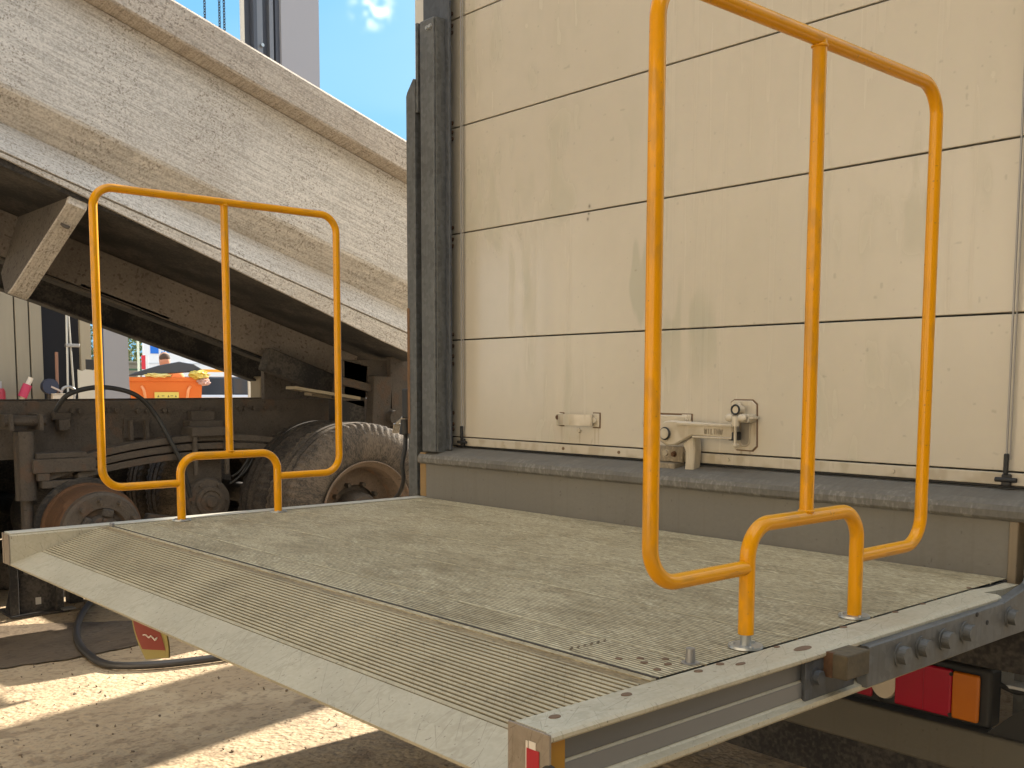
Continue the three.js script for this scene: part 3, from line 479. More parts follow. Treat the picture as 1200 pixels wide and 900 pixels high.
  mesh('rust_stain', bx(0.0062, 0.045, 0.004, 0.178, -0.049, -0.0025, 0.002), surf(T_grey, { color: [1.5, 1.02, 0.48] }), truck);
  mesh('sill', prism([[-0.05, 0.1345], [0.004, 0.1345], [0.010, 0.142], [0.010, 0.158], [0.004, 0.170], [-0.02, 0.180], [-0.105, 0.197], [-0.13, 0.197], [-0.13, 0.1345]], 0.0065, 2.42), M.sill, truck);
  mesh('side_panel', bx(2.3355, 2.46, -0.02, 0.1342, -0.07, -0.03, 0.003), M.grey, truck);
  mesh('sill_end_plate', [bx(2.314, 2.335, -0.03, 0.1344, -0.06, 0.006, 0.003)], surf(T_grey, { color: [1.2, 1.0, 0.75] }), truck);
  // corner post: channels and flanges
  mesh('corner_post', [bx(-0.035, 0.066, 0.199, 2.55, -0.15, -0.066, 0.004)], M.galvDark, truck);
  mesh('post_edge', [bx(0.085, 0.142, 0.189, 2.55, -0.064, -0.050, 0.005), bx(-0.03, 0.0845, 0.189, 2.55, -0.0655, -0.0585)], M.galvDark, truck);
  mesh('guide_rail', [bx(0.026, 0.112, 0.182, 1.83, -0.05, 0.002, 0.006), bx(0.1125, 0.118, 0.182, 1.83, -0.05, -0.008, 0.001)], M.galv, truck);
  mesh('rail_spine', bx(0.002, 0.0255, 0.005, 1.825, -0.05, -0.022, 0.002), M.galvDark, truck);
  mesh('rail_strip', bx(-0.012, 0.0015, 1.5, 1.835, -0.05, -0.006, 0.002), M.galv, truck);
  mesh('rail_flange', prism([[-0.069, -0.005], [-0.012, -0.005], [-0.012, 1.625], [-0.022, 1.63], [-0.062, 1.585], [-0.069, 1.57]], -0.06, 0.0, 'xy', 0.002), M.galv, truck);
  for (const [x, y] of [[0.075, 1.795], [0.095, 1.797]]) mesh('post_bolt', hexBolt(0.0075, 0.006, 'z', [x, y, 0.005]), M.zinc, truck);
  mesh('rust_streak', bx(-0.069, -0.0535, 0.25, 0.75, 0.0003, 0.0016), surf(T_rust, { color: [1.7, 1.9, 2.0] }), truck);
  // body behind the door, chassis, cab (out of sight but standing there)
  mesh('box_body', [bx(-0.21, 0.0, 0.0, 2.55, -6.2, -0.151), bx(2.43, 2.475, 0.0, 2.55, -6.2, -0.151), bx(-0.21, 2.475, 2.5505, 2.6, -6.2, -0.03), bx(0.0005, 2.4295, 0.1, 0.16, -6.2, -0.152)], plain([0.6, 0.57, 0.5], 0.6), truck);  // left wall widened to keep the sun off the deck
  mesh('chassis_frame', [bx(0.8, 0.88, -0.25, 0.0, -8, -0.3), bx(1.55, 1.63, -0.25, 0.0, -8, -0.3), bx(0.3, 2.2, -0.2, -0.02, -0.36, -0.30)], M.black, truck);
  mesh('cab', [bx(0.02, 2.40, -0.45, 2.1, -8.3, -6.5, 0.12)], plain([0.5, 0.5, 0.5], 0.4), truck);
  for (const x of [0.06, 2.08]) for (const z of [-2.4, -7.4]) mesh('wheel', lathe([[0.1, -0.02], [0.28, 0], [0.4, 0.01], [0.46, 0.05], [0.46, 0.24], [0.4, 0.28], [0.1, 0.28]], 'x', 40, [x, GY + 0.46, z]), M.rubber, truck);
  // right side under the platform: light, underrun bar, brackets
  const tl = mesh('tail_light', bx(1.70, 2.178, -0.462, -0.300, -0.33, -0.262, 0.012), M.blackRubber, truck);
  const red = plain([0.36, 0.010, 0.03], 0.22), red2 = plain([0.30, 0.008, 0.025], 0.3);
  mesh('red_lens', bx(1.915, 2.078, -0.448, -0.316, -0.2618, -0.246, 0.0075), red, tl);
  mesh('lens_seam', bx(1.9995, 2.0015, -0.442, -0.322, -0.247, -0.2455), red2, tl);
  mesh('red_lens', bx(1.74, 1.845, -0.446, -0.318, -0.2618, -0.250, 0.006), red2, tl);
  const wl = cyl(0.062, 0.058, 0.011, 'z', 28, [0, 0, 0]); wl.scale(0.72, 1, 1); wl.translate(1.88, -0.382, -0.255); mesh('white_lens', wl, plain([0.55, 0.47, 0.36], 0.3), tl);
  mesh('amber_lens', bx(2.0785, 2.152, -0.448, -0.318, -0.2618, -0.246, 0.0075), plain([0.50, 0.14, 0.010], 0.25), tl);
  for (const [x, y] of [[2.076, -0.328], [2.076, -0.440], [1.868, -0.446]]) mesh('lens_screw', cyl(0.006, 0.005, 0.004, 'z', 12, [x, y, -0.248]), M.darkGap, tl);
  mesh('underrun_bar', bx(0.3, 2.44, -0.588, -0.470, -0.32, -0.245, 0.008), surf(T_grey, { color: [0.62, 0.60, 0.55] }), truck);
  mesh('lower_beam', bx(0.4, 2.3, -0.78, -0.592, -0.50, -0.40), M.black, truck);
  mesh('light_bracket', [bx(1.85, 2.46, -0.358, -0.350, -0.75, -0.335)], plain([0.55, 0.55, 0.54], 0.4, 0.3), truck);
  mesh('side_plate', bx(2.182, 2.36, -0.46, -0.286, -0.40, -0.392), M.galv, truck);
  mesh('mud_flap', prism([[2.17, -0.47], [2.24, -0.40], [2.36, -0.30], [2.44, -0.28], [2.44, -0.47]], -0.27, -0.262, 'xy'), M.blackRubber, truck);
  mesh('cable', sweep(spline([[2.165, -0.335, -0.30], [2.19, -0.362, -0.34], [2.22, -0.365, -0.34], [2.25, -0.35, -0.35], [2.3, -0.34, -0.36], [2.42, -0.31, -0.4]], 30), 0.007, 10), M.blackRubber, truck);
  mesh('rear_crossmember', bx(0.1, 2.44, -0.26, -0.12, -0.2, -0.13, 0.006), M.black, truck);
  // cable socket on the corner post
  mesh('socket_box', [bx(-0.11, -0.071, 0.31, 0.43, -0.05, 0.004, 0.008), cyl(0.024, 0.02, 0.06, 'y', 16, [-0.115, 0.275, -0.02])], M.blackRubber, truck);
  mesh('socket_cable', sweep(spline([[-0.115, 0.25, -0.02], [-0.105, 0.19, -0.01], [-0.112, 0.12, 0.0], [-0.118, 0.06, -0.01], [-0.16, 0.0, -0.02], [-0.22, -0.035, -0.03]], 36), 0.009, 10), M.blackRubber, truck);
  mesh('socket_bracket', [bar([-0.19, 0.285, -0.03], [-0.125, 0.315, -0.02], 0.02, 0.006, 0.002), bar([-0.215, 0.245, -0.04], [-0.19, 0.285, -0.03], 0.03, 0.005, 0.002)], plain([0.6, 0.6, 0.6], 0.25, 0.9), truck);
}
//@@TIPPER
// ------------------------------------------------------------------ tipper with raised body
const tip = thing('tipper_truck', 'dusty tipper truck with its grey body raised, one wheel off', 'tipper truck');
const TH = THREE.MathUtils.degToRad(18.2), TM = new THREE.Matrix4().makeRotationX(-TH);
const tilt = (g) => { g.applyMatrix4(TM); return g; };          // local (x, n, s): n square to the body floor, s along the body
{
  const S0 = -1.2, S1 = 4.4;
  // side: (x, n) profile swept along s
  mesh('top_rail', tilt(prism([[-1.66, 1.945], [-1.652, 1.955], [-1.652, 2.105], [-1.662, 2.118], [-1.80, 2.118], [-1.80, 1.935], [-1.745, 1.93]], S0, S1, 'xy')), surf(T_tip, { bumpScale: 0.003, color: [0.82, 0.77, 0.72] }), tip);
  mesh('side_wall', tilt(prism([[-1.765, 1.929], [-1.702, 1.37], [-1.708, 1.352], [-1.815, 1.235], [-1.85, 1.235], [-1.85, 1.929]], S0, S1, 'xy')), M.tip, tip);
  mesh('side_ledge', tilt(prism([[-1.813, 1.234], [-1.683, 1.088], [-1.677, 1.077], [-1.70, 1.07], [-1.83, 1.07], [-1.83, 1.234]], S0, S1, 'xy')), M.tip, tip);
  { const g = new THREE.BoxGeometry(0.02, 1, S1 - S0, 1, 1, 12); const p = g.attributes.position; for (let i = 0; i < p.count; i++) { const s = p.getZ(i) + (S0 + S1) / 2, top = 1.068, bot = mix(0.965, 1.055, clamp((s + 0.9) / 2.36)); p.setY(i, p.getY(i) > 0 ? top : bot); p.setZ(i, s); p.setX(i, p.getX(i) - 1.69); } g.computeVertexNormals(); mesh('side_flange', tilt(wuv(flat(g))), M.tip, tip); }
  mesh('far_side_wall', tilt(bx(-4.25, -4.18, 1.07, 2.11, S0, S1)), M.tip, tip);
  mesh('headboard', tilt(bx(-4.18, -1.83, 1.07, 2.3, S1 - 0.06, S1)), M.tip, tip);
  mesh('tailgate', tilt(bx(-4.18, -1.83, 1.07, 2.05, S0, S0 + 0.06)), M.tip, tip);
  mesh('body_floor', tilt(bx(-4.2, -1.701, 1.02, 1.068, S0, S1)), M.black, tip);
  for (const x of [-2.50, -3.42]) mesh('body_beam', tilt(bx(x - 0.02, x, 0.79, 1.019, S0 + 0.12, S1, 0.004)), surf(T_under, { bumpScale: 0.004, color: [1.75, 1.75, 1.75] }), tip);
  for (const x of [-2.53, -3.37]) mesh('subframe', tilt(join([bx(x - 0.08, x, 0.784, 0.789, S0 + 0.3, S1), bx(x - 0.1, x + 0.012, 0.772, 0.7835, S0 + 0.3, S1), bx(x - 0.06, x - 0.03, 0.79, 1.01, S0 + 0.3, S1)])), M.black, tip);
  mesh('guide_bar', tilt(bx(-2.528, -2.50, 0.792, 0.806, 0.2, 0.72)), M.under, tip);
  mesh('guide_bar', tilt(bx(-2.528, -2.50, 0.773, 0.783, 0.42, 2.0)), M.under, tip);
  for (const s of [1.075, 2.4, 3.6]) {                           // tapered cross bearers under the floor
    const o = mesh('cross_bearer', tilt(prism([[-1.73, 1.019], [-1.73, 0.98], [-2.19, 0.602], [-2.24, 0.58], [-2.30, 0.58], [-2.49, 0.70], [-2.49, 1.019]], s - 0.042, s + 0.042, 'xy', 0.003)), M.under, tip);
    mesh('lit_bearer_face', tilt(prism([[-1.708, 1.019], [-1.704, 0.985], [-2.175, 0.592], [-2.215, 0.572], [-2.24, 0.574], [-2.19, 0.601], [-1.7305, 0.98], [-1.7305, 1.019]], s - 0.046, s + 0.046, 'xy', 0.004)), M.tip, o);  // pale plate puts the lit outer side of the bearer into colour
    if (s < 2) { const g = cyl(0.022, 0.022, 0.008, 'y', 20); g.rotateZ(-0.69 + Math.PI); g.translate(-1.795, 0.902, s + 0.0); mesh('bearer_bolt', tilt(g), M.under, o); }
  }
  mesh('rear_plate', prism([[-0.72, 0.353], [-0.72, 0.60], [-0.95, 0.78], [-1.2, 0.95], [-1.78, 0.95], [-1.78, 0.353]], -2.66, -2.62), M.under, tip);
  mesh('hinge_block', [bar([-2.42, 0.60, -0.62], [-2.42, 0.43, -1.1], 0.1, 0.14, 0.01)], M.black, tip);
  // rear hinge
  mesh('hinge_plate', [prism([[-1.22, 0.56], [-1.02, 0.60], [-0.99, 0.36], [-1.2, 0.30]], -2.26, -2.2), prism([[-1.52, 0.10], [-1.38, 0.10], [-1.36, 0.62], [-1.5, 0.62]], -2.19, -2.15)], M.dirt, tip);
  mesh('hinge_arm', [bar([-2.2, 0.47, -1.0], [-2.2, 0.37, -1.5], 0.06, 0.05, 0.006), bar([-2.18, 0.50, -1.3], [-2.18, 0.14, -1.28], 0.08, 0.14, 0.01), bx(-2.3, -2.2, 0.36, 0.6, -1.4, -1.05)], M.dirt, tip);
  mesh('hinge_pin', [cyl(0.045, 0.045, 0.09, 'x', 28, [-2.13, 0.235, -1.36]), cyl(0.055, 0.055, 0.03, 'x', 28, [-2.16, 0.235, -1.36])], M.dirt, tip);
  mesh('control_box', [bx(-2.3, -2.2, 0.14, 0.35, -1.2, -0.99, 0.006)], M.black, tip);
  mesh('packing_plank', [bar([-2.25, 0.425, -0.70], [-2.25, 0.358, -1.16], 0.12, 0.018)], surf(T_wall, { color: [0.8, 0.72, 0.6] }), tip);
  mesh('packing_plank', [bar([-2.42, 0.385, -0.92], [-2.42, 0.352, -1.2], 0.1, 0.02)], surf(T_wall, { color: [0.55, 0.48, 0.4] }), tip);
  mesh('bracket_box', [bx(-3.45, -3.3, 0.30, 0.50, -1.24, -1.05, 0.01), cyl(0.02, 0.02, 0.01, 'x', 12, [-3.297, 0.445, -1.1])], surf(T_wall, { color: [0.75, 0.68, 0.58] }), tip);
  // chassis
  for (const [x, d] of [[-2.5, 1], [-3.36, -1]]) mesh('chassis_rail', [bx(x - 0.012, x, 0.045, 0.352, -1.75, 4.6), bx(d > 0 ? x - 0.09 : x, d > 0 ? x - 0.012 : x + 0.09, 0.338, 0.352, -1.75, 4.6), bx(d > 0 ? x - 0.09 : x, d > 0 ? x - 0.012 : x + 0.09, 0.045, 0.06, -1.75, 4.6)], M.dirt, tip);
  mesh('cross_tube', [bx(-3.35, -2.52, 0.08, 0.3, 1.2, 1.3), bx(-3.35, -2.52, 0.08, 0.3, -0.3, -0.2), bx(-3.35, -2.52, 0.08, 0.3, -1.6, -1.5)], M.black, tip);
  for (const [z, y] of [[0.313, 0.299], [0.266, 0.298], [0.145, 0.29], [0.09, 0.292], [-0.01, 0.294], [-0.04, 0.292], [-0.239, 0.295], [-0.275, 0.292], [-0.32, 0.289], [-0.486, 0.297], [-0.52, 0.297], [-0.58, 0.30], [-0.66, 0.30], [-0.74, 0.30], [0.507, 0.297], [0.466, 0.296], [0.221, 0.206], [0.148, 0.204], [0.19, 0.15], [1.02, 0.29]]) mesh('frame_bolt', hexBolt(0.0145, 0.016, 'x', [-2.49, y, z]), M.dirt, tip);
  mesh('frame_bracket', [bx(-2.499, -2.43, 0.195, 0.255, 0.54, 0.60, 0.006), bx(-2.499, -2.47, 0.25, 0.29, 0.52, 0.62, 0.004)], M.dirt, tip);
  mesh('frame_bracket', [bx(-2.499, -2.45, 0.13, 0.24, 0.19, 0.21), bx(-2.499, -2.45, 0.13, 0.24, 0.1, 0.12), bx(-2.499, -2.485, 0.14, 0.25, 0.08, 0.23)], M.dirt, tip);
  mesh('frame_bracket', [bx(-2.499, -2.40, 0.17, 0.235, -0.33, -0.12, 0.01), bx(-2.499, -2.44, 0.22, 0.29, -0.30, -0.15, 0.01)], M.dirt, tip);
  // shock absorber
  const sh = mesh('shock_absorber', [cyl(0.052, 0.052, 0.36, 'y', 24, [-2.36, 0.02, 0.80]), cyl(0.03, 0.03, 0.5, 'y', 16, [-2.36, -0.3, 0.80])], M.dirt, tip);
  mesh('shock_mount', [bx(-2.5, -2.29, 0.205, 0.29, 0.72, 0.74, 0.004), bx(-2.5, -2.29, 0.205, 0.29, 0.865, 0.885, 0.004), cyl(0.028, 0.028, 0.2, 'z', 16, [-2.34, 0.255, 0.80])], M.dirt, sh);
  // leaf spring pack over the trunnion
  const leaf = (k, z0, z1) => { const n = 24, top = [], bot = [], y = (z) => 0.155 - 0.048 * k - 0.155 * Math.pow((z + 0.2) / 0.95, 2) * (1 - 0.05 * k); for (let i = 0; i <= n; i++) { const z = z0 + (z1 - z0) * i / n; top.push([z, y(z)]); bot.unshift([z, y(z) - 0.036]); } return prism([...top, ...bot], -2.40, -2.31, 'zy', 0.002); };
  const pack = mesh('leaf_spring', leaf(0, -1.15, 0.74), M.dirt, tip);
  for (const [k, a, b] of [[1, -1.1, 0.70], [2, -1.0, 0.55]]) mesh('spring_leaf', leaf(k, a, b), M.dirt, pack);
  mesh('spring_clamp', [bx(-2.43, -2.28, 0.145, 0.2, -0.32, -0.08, 0.008), bx(-2.31, -2.285, -0.08, 0.16, -0.31, -0.285, 0.006), bx(-2.31, -2.285, -0.08, 0.16, -0.115, -0.09, 0.006)], M.dirt, pack);
  mesh('spring_seat', [bx(-2.42, -2.29, -0.02, 0.055, 0.46, 0.78, 0.006), bx(-2.42, -2.29, -0.10, -0.06, 0.46, 0.74, 0.006), bx(-2.42, -2.29, -0.06, -0.02, 0.70, 0.76, 0.004), bx(-2.415, -2.30, 0.055, 0.085, 0.5, 0.76, 0.006)], M.dirt, tip);
  // trunnion
  mesh('trunnion', [lathe([[0, 0.10], [0.03, 0.10], [0.035, 0.085], [0.06, 0.082], [0.065, 0.09], [0.085, 0.088], [0.09, 0.07], [0.125, 0.066], [0.134, 0.055], [0.134, 0]], 'x', 48, [-2.38, -0.235, -0.19]), ...[0, 1, 2, 3, 4, 5].map((k) => cyl(0.009, 0.009, 0.015, 'x', 6, [-2.305, -0.235 + 0.108 * Math.sin(k * 1.047), -0.19 + 0.108 * Math.cos(k * 1.047)])), bx(-2.5, -2.38, -0.3, 0.0, -0.3, -0.08)], M.dirt, tip);
  mesh('air_line', [[0.0, 0], [0.02, 0.018], [-0.02, 0.03]].map(([a, b]) => sweep(spline([[-2.33, -0.12 + a, -0.36 + b], [-2.31, -0.09 + a, -0.40 + b], [-2.31, -0.03 + a, -0.45 + b], [-2.34, 0.04, -0.5 + b]], 14), 0.007, 8)), M.blackRubber, tip);
  mesh('torque_rod', [bar([-2.4, -0.36, 0.5], [-2.4, -0.40, -0.8], 0.06, 0.06, 0.01), bar([-2.34, -0.30, 0.18], [-2.34, -0.34, 0.0], 0.05, 0.05, 0.01)], M.dirt, tip);
  // hub and drum without its wheel
  const AY = GY + 0.535;
  const hub = mesh('wheel_hub', [lathe([[0.001, 0.02], [0.05, 0.02], [0.058, 0.0], [0.075, -0.004], [0.09, -0.03], [0.115, -0.03], [0.125, -0.006], [0.19, -0.004], [0.205, -0.016], [0.208, -0.06]], 'x', 56, [-2.0, AY, 0.535])], M.dirt, tip);
  for (let k = 0; k < 10; k++) { const a = k * Math.PI / 5 + 0.2; mesh('wheel_stud', cyl(0.011, 0.010, 0.05, 'x', 10, [-1.99, AY + 0.166 * Math.sin(a), 0.535 + 0.166 * Math.cos(a)]), M.dirt, hub); }
  for (let k = 0; k < 5; k++) { const a = k * Math.PI * 0.4 + 0.55; const g = bx(-0.012, 0.012, -0.03, 0.03, -0.022, 0.022, 0.012); g.rotateX(-a); g.translate(-2.003, AY + 0.10 * Math.sin(a), 0.535 + 0.10 * Math.cos(a)); mesh('hub_pocket', g, M.black, hub); }
  for (let k = 0; k < 8; k++) { const a = k * Math.PI / 4; mesh('hub_bolt', cyl(0.010, 0.009, 0.018, 'x', 6, [-1.987, AY + 0.064 * Math.sin(a), 0.535 + 0.064 * Math.cos(a)]), M.dirt, hub); }
  mesh('brake_drum', [lathe([[0.205, 0.0], [0.215, -0.004], [0.228, -0.02], [0.228, -0.16], [0.24, -0.165], [0.24, -0.19], [0.1, -0.19]], 'x', 64, [-2.05, AY, 0.535])], M.rust, tip);
  mesh('drum_shield', [lathe([[0.1, 0.0], [0.262, 0.0], [0.266, -0.01], [0.262, -0.03], [0.1, -0.03]], 'x', 56, [-2.25, AY, 0.535])], M.black, tip);
  for (const z of [0.535, -0.925]) mesh('axle', [cyl(0.07, 0.07, 1.7, 'x', 20, [-2.95, AY, z]), new THREE.SphereGeometry(0.2, 24, 16).scale(1, 1, 0.9).translate(-2.95, AY, z)], M.black, tip);
  // wheel: tyres, rim
  function tyre(x0) {                                           // dual tyre, face at x0 + 0.15
    const prof = []; const w = 0.148, r0 = 0.302, r1 = 0.535;
    const pr = [[w - 0.012, r0], [w - 0.002, r0 + 0.02], [w + 0.008, 0.36], [w + 0.012, 0.42], [w + 0.004, 0.47], [w - 0.012, 0.505], [w - 0.022, 0.522], [w - 0.034, 0.533], [0.085, r1], [0.075, r1], [0.073, r1 - 0.016], [0.063, r1 - 0.016], [0.061, r1 + 0.001], [0.012, r1 + 0.003], [0.010, r1 - 0.014], [0, r1 - 0.014]];
    for (const p of pr) prof.push(p); for (let i = pr.length - 2; i >= 0; i--) prof.push([-pr[i][0], pr[i][1]]);
    const n = 288, m = prof.length, pos = [], idx = [], uv = [];
    for (let i = 0; i <= n; i++) { const a = (i / n) * Math.PI * 2; for (let j = 0; j < m; j++) { let [x, r] = prof[j]; const lug = (i % 4 < 1 || i % 4 === 3) ? 0 : 1; if (Math.abs(x) > 0.08 && r > 0.50) { r -= (1 - lug) * 0.008; } const s = Math.sin(a) * r, c = Math.cos(a) * r; pos.push(x0 + x, Math.max(AY + s, GY + 0.004), -0.925 + c); uv.push(a * 0.5, j * 0.03); } }
    for (let i = 0; i < n; i++) for (let j = 0; j < m - 1; j++) { const a = i * m + j, b = a + m; idx.push(a, a + 1, b, b, a + 1, b + 1); }
    const g = new THREE.BufferGeometry(); g.setAttribute('position', new THREE.Float32BufferAttribute(pos, 3)); g.setAttribute('uv', new THREE.Float32BufferAttribute(uv, 2)); g.setIndex(idx); g.computeVertexNormals();
    let f = toCreasedNormals(flat(g), 0.7); return f;
  }
  const M_tyre = surf(T_rubber, { bumpScale: 0.002, color: [0.9, 0.88, 0.86] });
  const rim = mesh('wheel_rim', [lathe([[0.16, -0.15], [0.262, -0.16], [0.272, -0.14], [0.275, -0.03], [0.288, -0.012], [0.300, -0.006], [0.312, 0.004], [0.314, 0.012], [0.308, 0.014], [0.302, 0.008]], 'x', 72, [-1.765, AY, -0.925])], surf(T_dirt, { bumpScale: 0.002, color: [2.1, 1.9, 1.75] }), tip);
  for (let k = 0; k < 10; k++) { const a = k * Math.PI / 5; mesh('wheel_nut', cyl(0.016, 0.014, 0.04, 'x', 6, [-1.90, AY + 0.168 * Math.sin(a), -0.925 + 0.168 * Math.cos(a)]), M.dirt, rim); }
  mesh('rim_hub', [lathe([[0.001, 0.13], [0.10, 0.13], [0.115, 0.11], [0.125, 0.0], [0.2, -0.01]], 'x', 40, [-1.93, AY, -0.925])], M.dirt, rim);
  mesh('tyre', tyre(-1.91), M_tyre, tip);
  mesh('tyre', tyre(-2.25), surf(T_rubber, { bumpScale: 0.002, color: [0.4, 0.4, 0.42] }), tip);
  const far = [tyre(-3.65), tyre(-4.0)]; mesh('far_tyre', far, M.rubber, tip);
  const far2 = far.map((g) => g.clone().translate(0, 0, 1.46)); mesh('far_tyre', far2, M.rubber, tip);
  mesh('gap_blocker', [bx(-3.6, -2.55, -0.55, 0.02, 1.6, 1.64), bx(-3.34, -3.02, -0.62, 0.03, 0.75, 2.4, 0.05), bx(-4.1, -3.5, -0.6, 0.0, 1.1, 1.9, 0.05)], M.black, tip);  // dark boxes added to black out the space under the frame
  mesh('far_blocker', bx(-4.3, -4.27, -0.62, 0.06, -1.7, 4.6), M.black, tip);  // dark skirt added to shut out the bright yard behind
  mesh('tank_blocker', [bx(-2.9, -2.45, -0.62, 0.03, 1.15, 2.1, 0.06)], M.black, tip);  // dark box added to block the bright background below the rail
  mesh('cab', [bx(-4.15, -1.8, -0.35, 2.1, 4.9, 6.7, 0.12)], plain([0.5, 0.42, 0.2], 0.5), tip);
}
{ // black hose over the chassis
  tag(mesh('air_hose', sweep(spline([[-2.42, 0.30, 0.62], [-2.36, 0.385, 0.575], [-2.34, 0.425, 0.45], [-2.34, 0.42, 0.323], [-2.34, 0.38, 0.206], [-2.35, 0.288, 0.112], [-2.30, 0.132, 0.043], [-2.27, -0.016, -0.013], [-2.28, -0.2, -0.06]], 70), 0.013, 12), M.blackRubber, scene), 'black rubber hose arched over the tipper chassis rail', 'hose');
}
{ // axle stand
  const t = thing('axle_stand', 'black steel axle stand propping the tipper axle where the wheel is off', 'axle stand', [-2.83, GY, 0.66]);
  mesh('base_plate', bx(-0.14, 0.15, 0, 0.012, -0.15, 0.15, 0.003), M.black, t);
  mesh('side_plate', prism([[-0.13, 0.012], [0.13, 0.012], [0.06, 0.34], [-0.06, 0.34]], -0.05, -0.04), M.black, t);
  mesh('side_plate', prism([[-0.13, 0.012], [0.13, 0.012], [0.06, 0.34], [-0.06, 0.34]], 0.06, 0.07), M.black, t);
  mesh('ram', cyl(0.045, 0.04, 0.46, 'y', 20, [0.01, 0.25, 0]), M.black, t);
  for (const z of [0.12, -0.12]) mesh('corner_leg', bx(0.08, 0.12, 0.012, 0.3, z - 0.02, z + 0.02, 0.003), M.black, t);
  mesh('label_plate', bx(0.0705, 0.073, 0.05, 0.09, -0.03, 0.0), plain([0.5, 0.47, 0.42], 0.5), t);
  mesh('foot_tab', bx(0.10, 0.17, 0.013, 0.022, -0.19, -0.12, 0.002), M.steel, t);
}
{ // orange light unit glimpsed behind the stand
  const t = thing('marker_post', 'small orange and white marker post beside the axle stand', 'marker', [-2.93, GY, 0.40]);
  mesh('post', bx(-0.02, 0.02, 0.1, 0.3, -0.03, 0.03, 0.004), plain([0.6, 0.55, 0.48], 0.6), t);
  mesh('band', bx(-0.021, 0.021, 0.14, 0.24, -0.075, -0.032, 0.004), plain([0.45, 0.14, 0.03], 0.5), t);
  mesh('foot', bx(-0.04, 0.04, 0, 0.1, -0.05, 0.03, 0.004), M.black, t);
}
{ // cable loop on the ground
  tag(mesh('ground_hose', sweep(spline([[-3.4, GY + 0.02, 0.0], [-2.906, GY + 0.019, 0.276], [-2.512, GY + 0.019, 0.486], [-2.072, GY + 0.019, 0.667], [-1.649, GY + 0.019, 0.77], [-1.331, GY + 0.019, 0.766], [-1.203, GY + 0.02, 0.62], [-1.115, GY + 0.022, 0.32], [-1.113, GY + 0.022, 0.154], [-1.08, GY + 0.02, -0.5]], 110), 0.018, 14), plain([0.045, 0.042, 0.04], 0.38), scene), 'thick dark hose looped on the sunlit ground left of the platform', 'hose');
}
{ // warning flag hanging from the ramp lip
  const t = thing('warning_flag', 'red flag with yellow border hanging below the ramp edge', 'flag');
  const P = (s, h) => [0.86 + 0.19 * s + (0.05 * h + 0.06 * h * h) * (1 - s), -0.085 - 0.045 * s * 0.1 - h * (0.115 - 0.02 * s), 1.5 + 0.012 * Math.sin(3 * s + 2 * h)];
  const quad = (s0, s1, h0, h1, off) => { const n = 8, pos = [], idx = []; for (let i = 0; i <= n; i++) for (let j = 0; j <= n; j++) { const p = P(s0 + (s1 - s0) * i / n, h0 + (h1 - h0) * j / n); pos.push(p[0], p[1], p[2] + off); } for (let i = 0; i < n; i++) for (let j = 0; j < n; j++) { const a = i * (n + 1) + j, b = a + n + 1; idx.push(a, a + 1, b, b, a + 1, b + 1); } const g = new THREE.BufferGeometry(); g.setAttribute('position', new THREE.Float32BufferAttribute(pos, 3)); g.setIndex(idx); g.computeVertexNormals(); return wuv(flat(g)); };
  const both = (a, b, c, d, o) => { const back = quad(a, b, c, d, -o); flip(back); return [quad(a, b, c, d, o), back]; };
  mesh('border', both(0, 1, 0, 1, 0.0015), plain([0.30, 0.235, 0.07], 0.6), t);
  mesh('red_field', both(0.11, 0.87, 0.10, 0.82, 0.0026), plain([0.22, 0.035, 0.022], 0.6), t);
  const zig = []; const zz = [[0.4, 0.52], [0.48, 0.5], [0.54, 0.56], [0.62, 0.5], [0.68, 0.6], [0.76, 0.52]]; for (let i = 0; i < zz.length - 1; i++) { const a = P(...zz[i]), b = P(...zz[i + 1]); a[2] += 0.004; b[2] += 0.004; zig.push(bar(a, b, 0.003, 0.002)); }
  mesh('white_mark', zig, plain([0.7, 0.66, 0.6], 0.6), t);
}
//@@BACK
// ------------------------------------------------------------------ background yard, facing the camera
const FA = 1.164;                                              // turn of things that face this way
{ // gate column, tall
  const t = thing('gate_column', 'tall grey steel gate column rising above the tipper', 'column');
  const X = -7.5;
  mesh('face', bx(X - 0.5, X, GY, 7, -4.115, -3.62), plain([0.27, 0.265, 0.285], 0.6), t);
  mesh('edge_strip', bx(X - 0.03, X, GY, 7, -3.165, -3.125), plain([0.55, 0.5, 0.42], 0.6), t);
  mesh('channel', [bx(X - 0.16, X - 0.12, GY, 7, -3.60, -3.205), bx(X - 0.12, X - 0.02, GY, 7, -3.33, -3.29), bx(X - 0.12, X - 0.04, GY, 7, -3.619, -3.57)], plain([0.05, 0.055, 0.07], 0.5), t);
  mesh('track', [bx(X - 0.118, X - 0.06, GY, 7, -3.42, -3.34), bx(X - 0.118, X - 0.05, GY, 7, -3.55, -3.50)], plain([0.17, 0.175, 0.19], 0.5, 0.3), t);
  for (const [y, z] of [[4.25, -3.40], [3.6, -3.36]]) mesh('bolt', cyl(0.02, 0.02, 0.03, 'x', 10, [X - 0.04, y, z]), M.zinc, t);
  mesh('face_hole', cyl(0.013, 0.013, 0.004, 'x', 12, [X + 0.001, 3.92, -3.74]), M.darkGap, t);
  const l = thing('gate_lintel', 'steel lintel beam over the gate opening behind the tipper', 'beam'); mesh('beam', bx(-7.9, -7.55, 7, 7.5, -4.2, 2), M.grey, l);
}
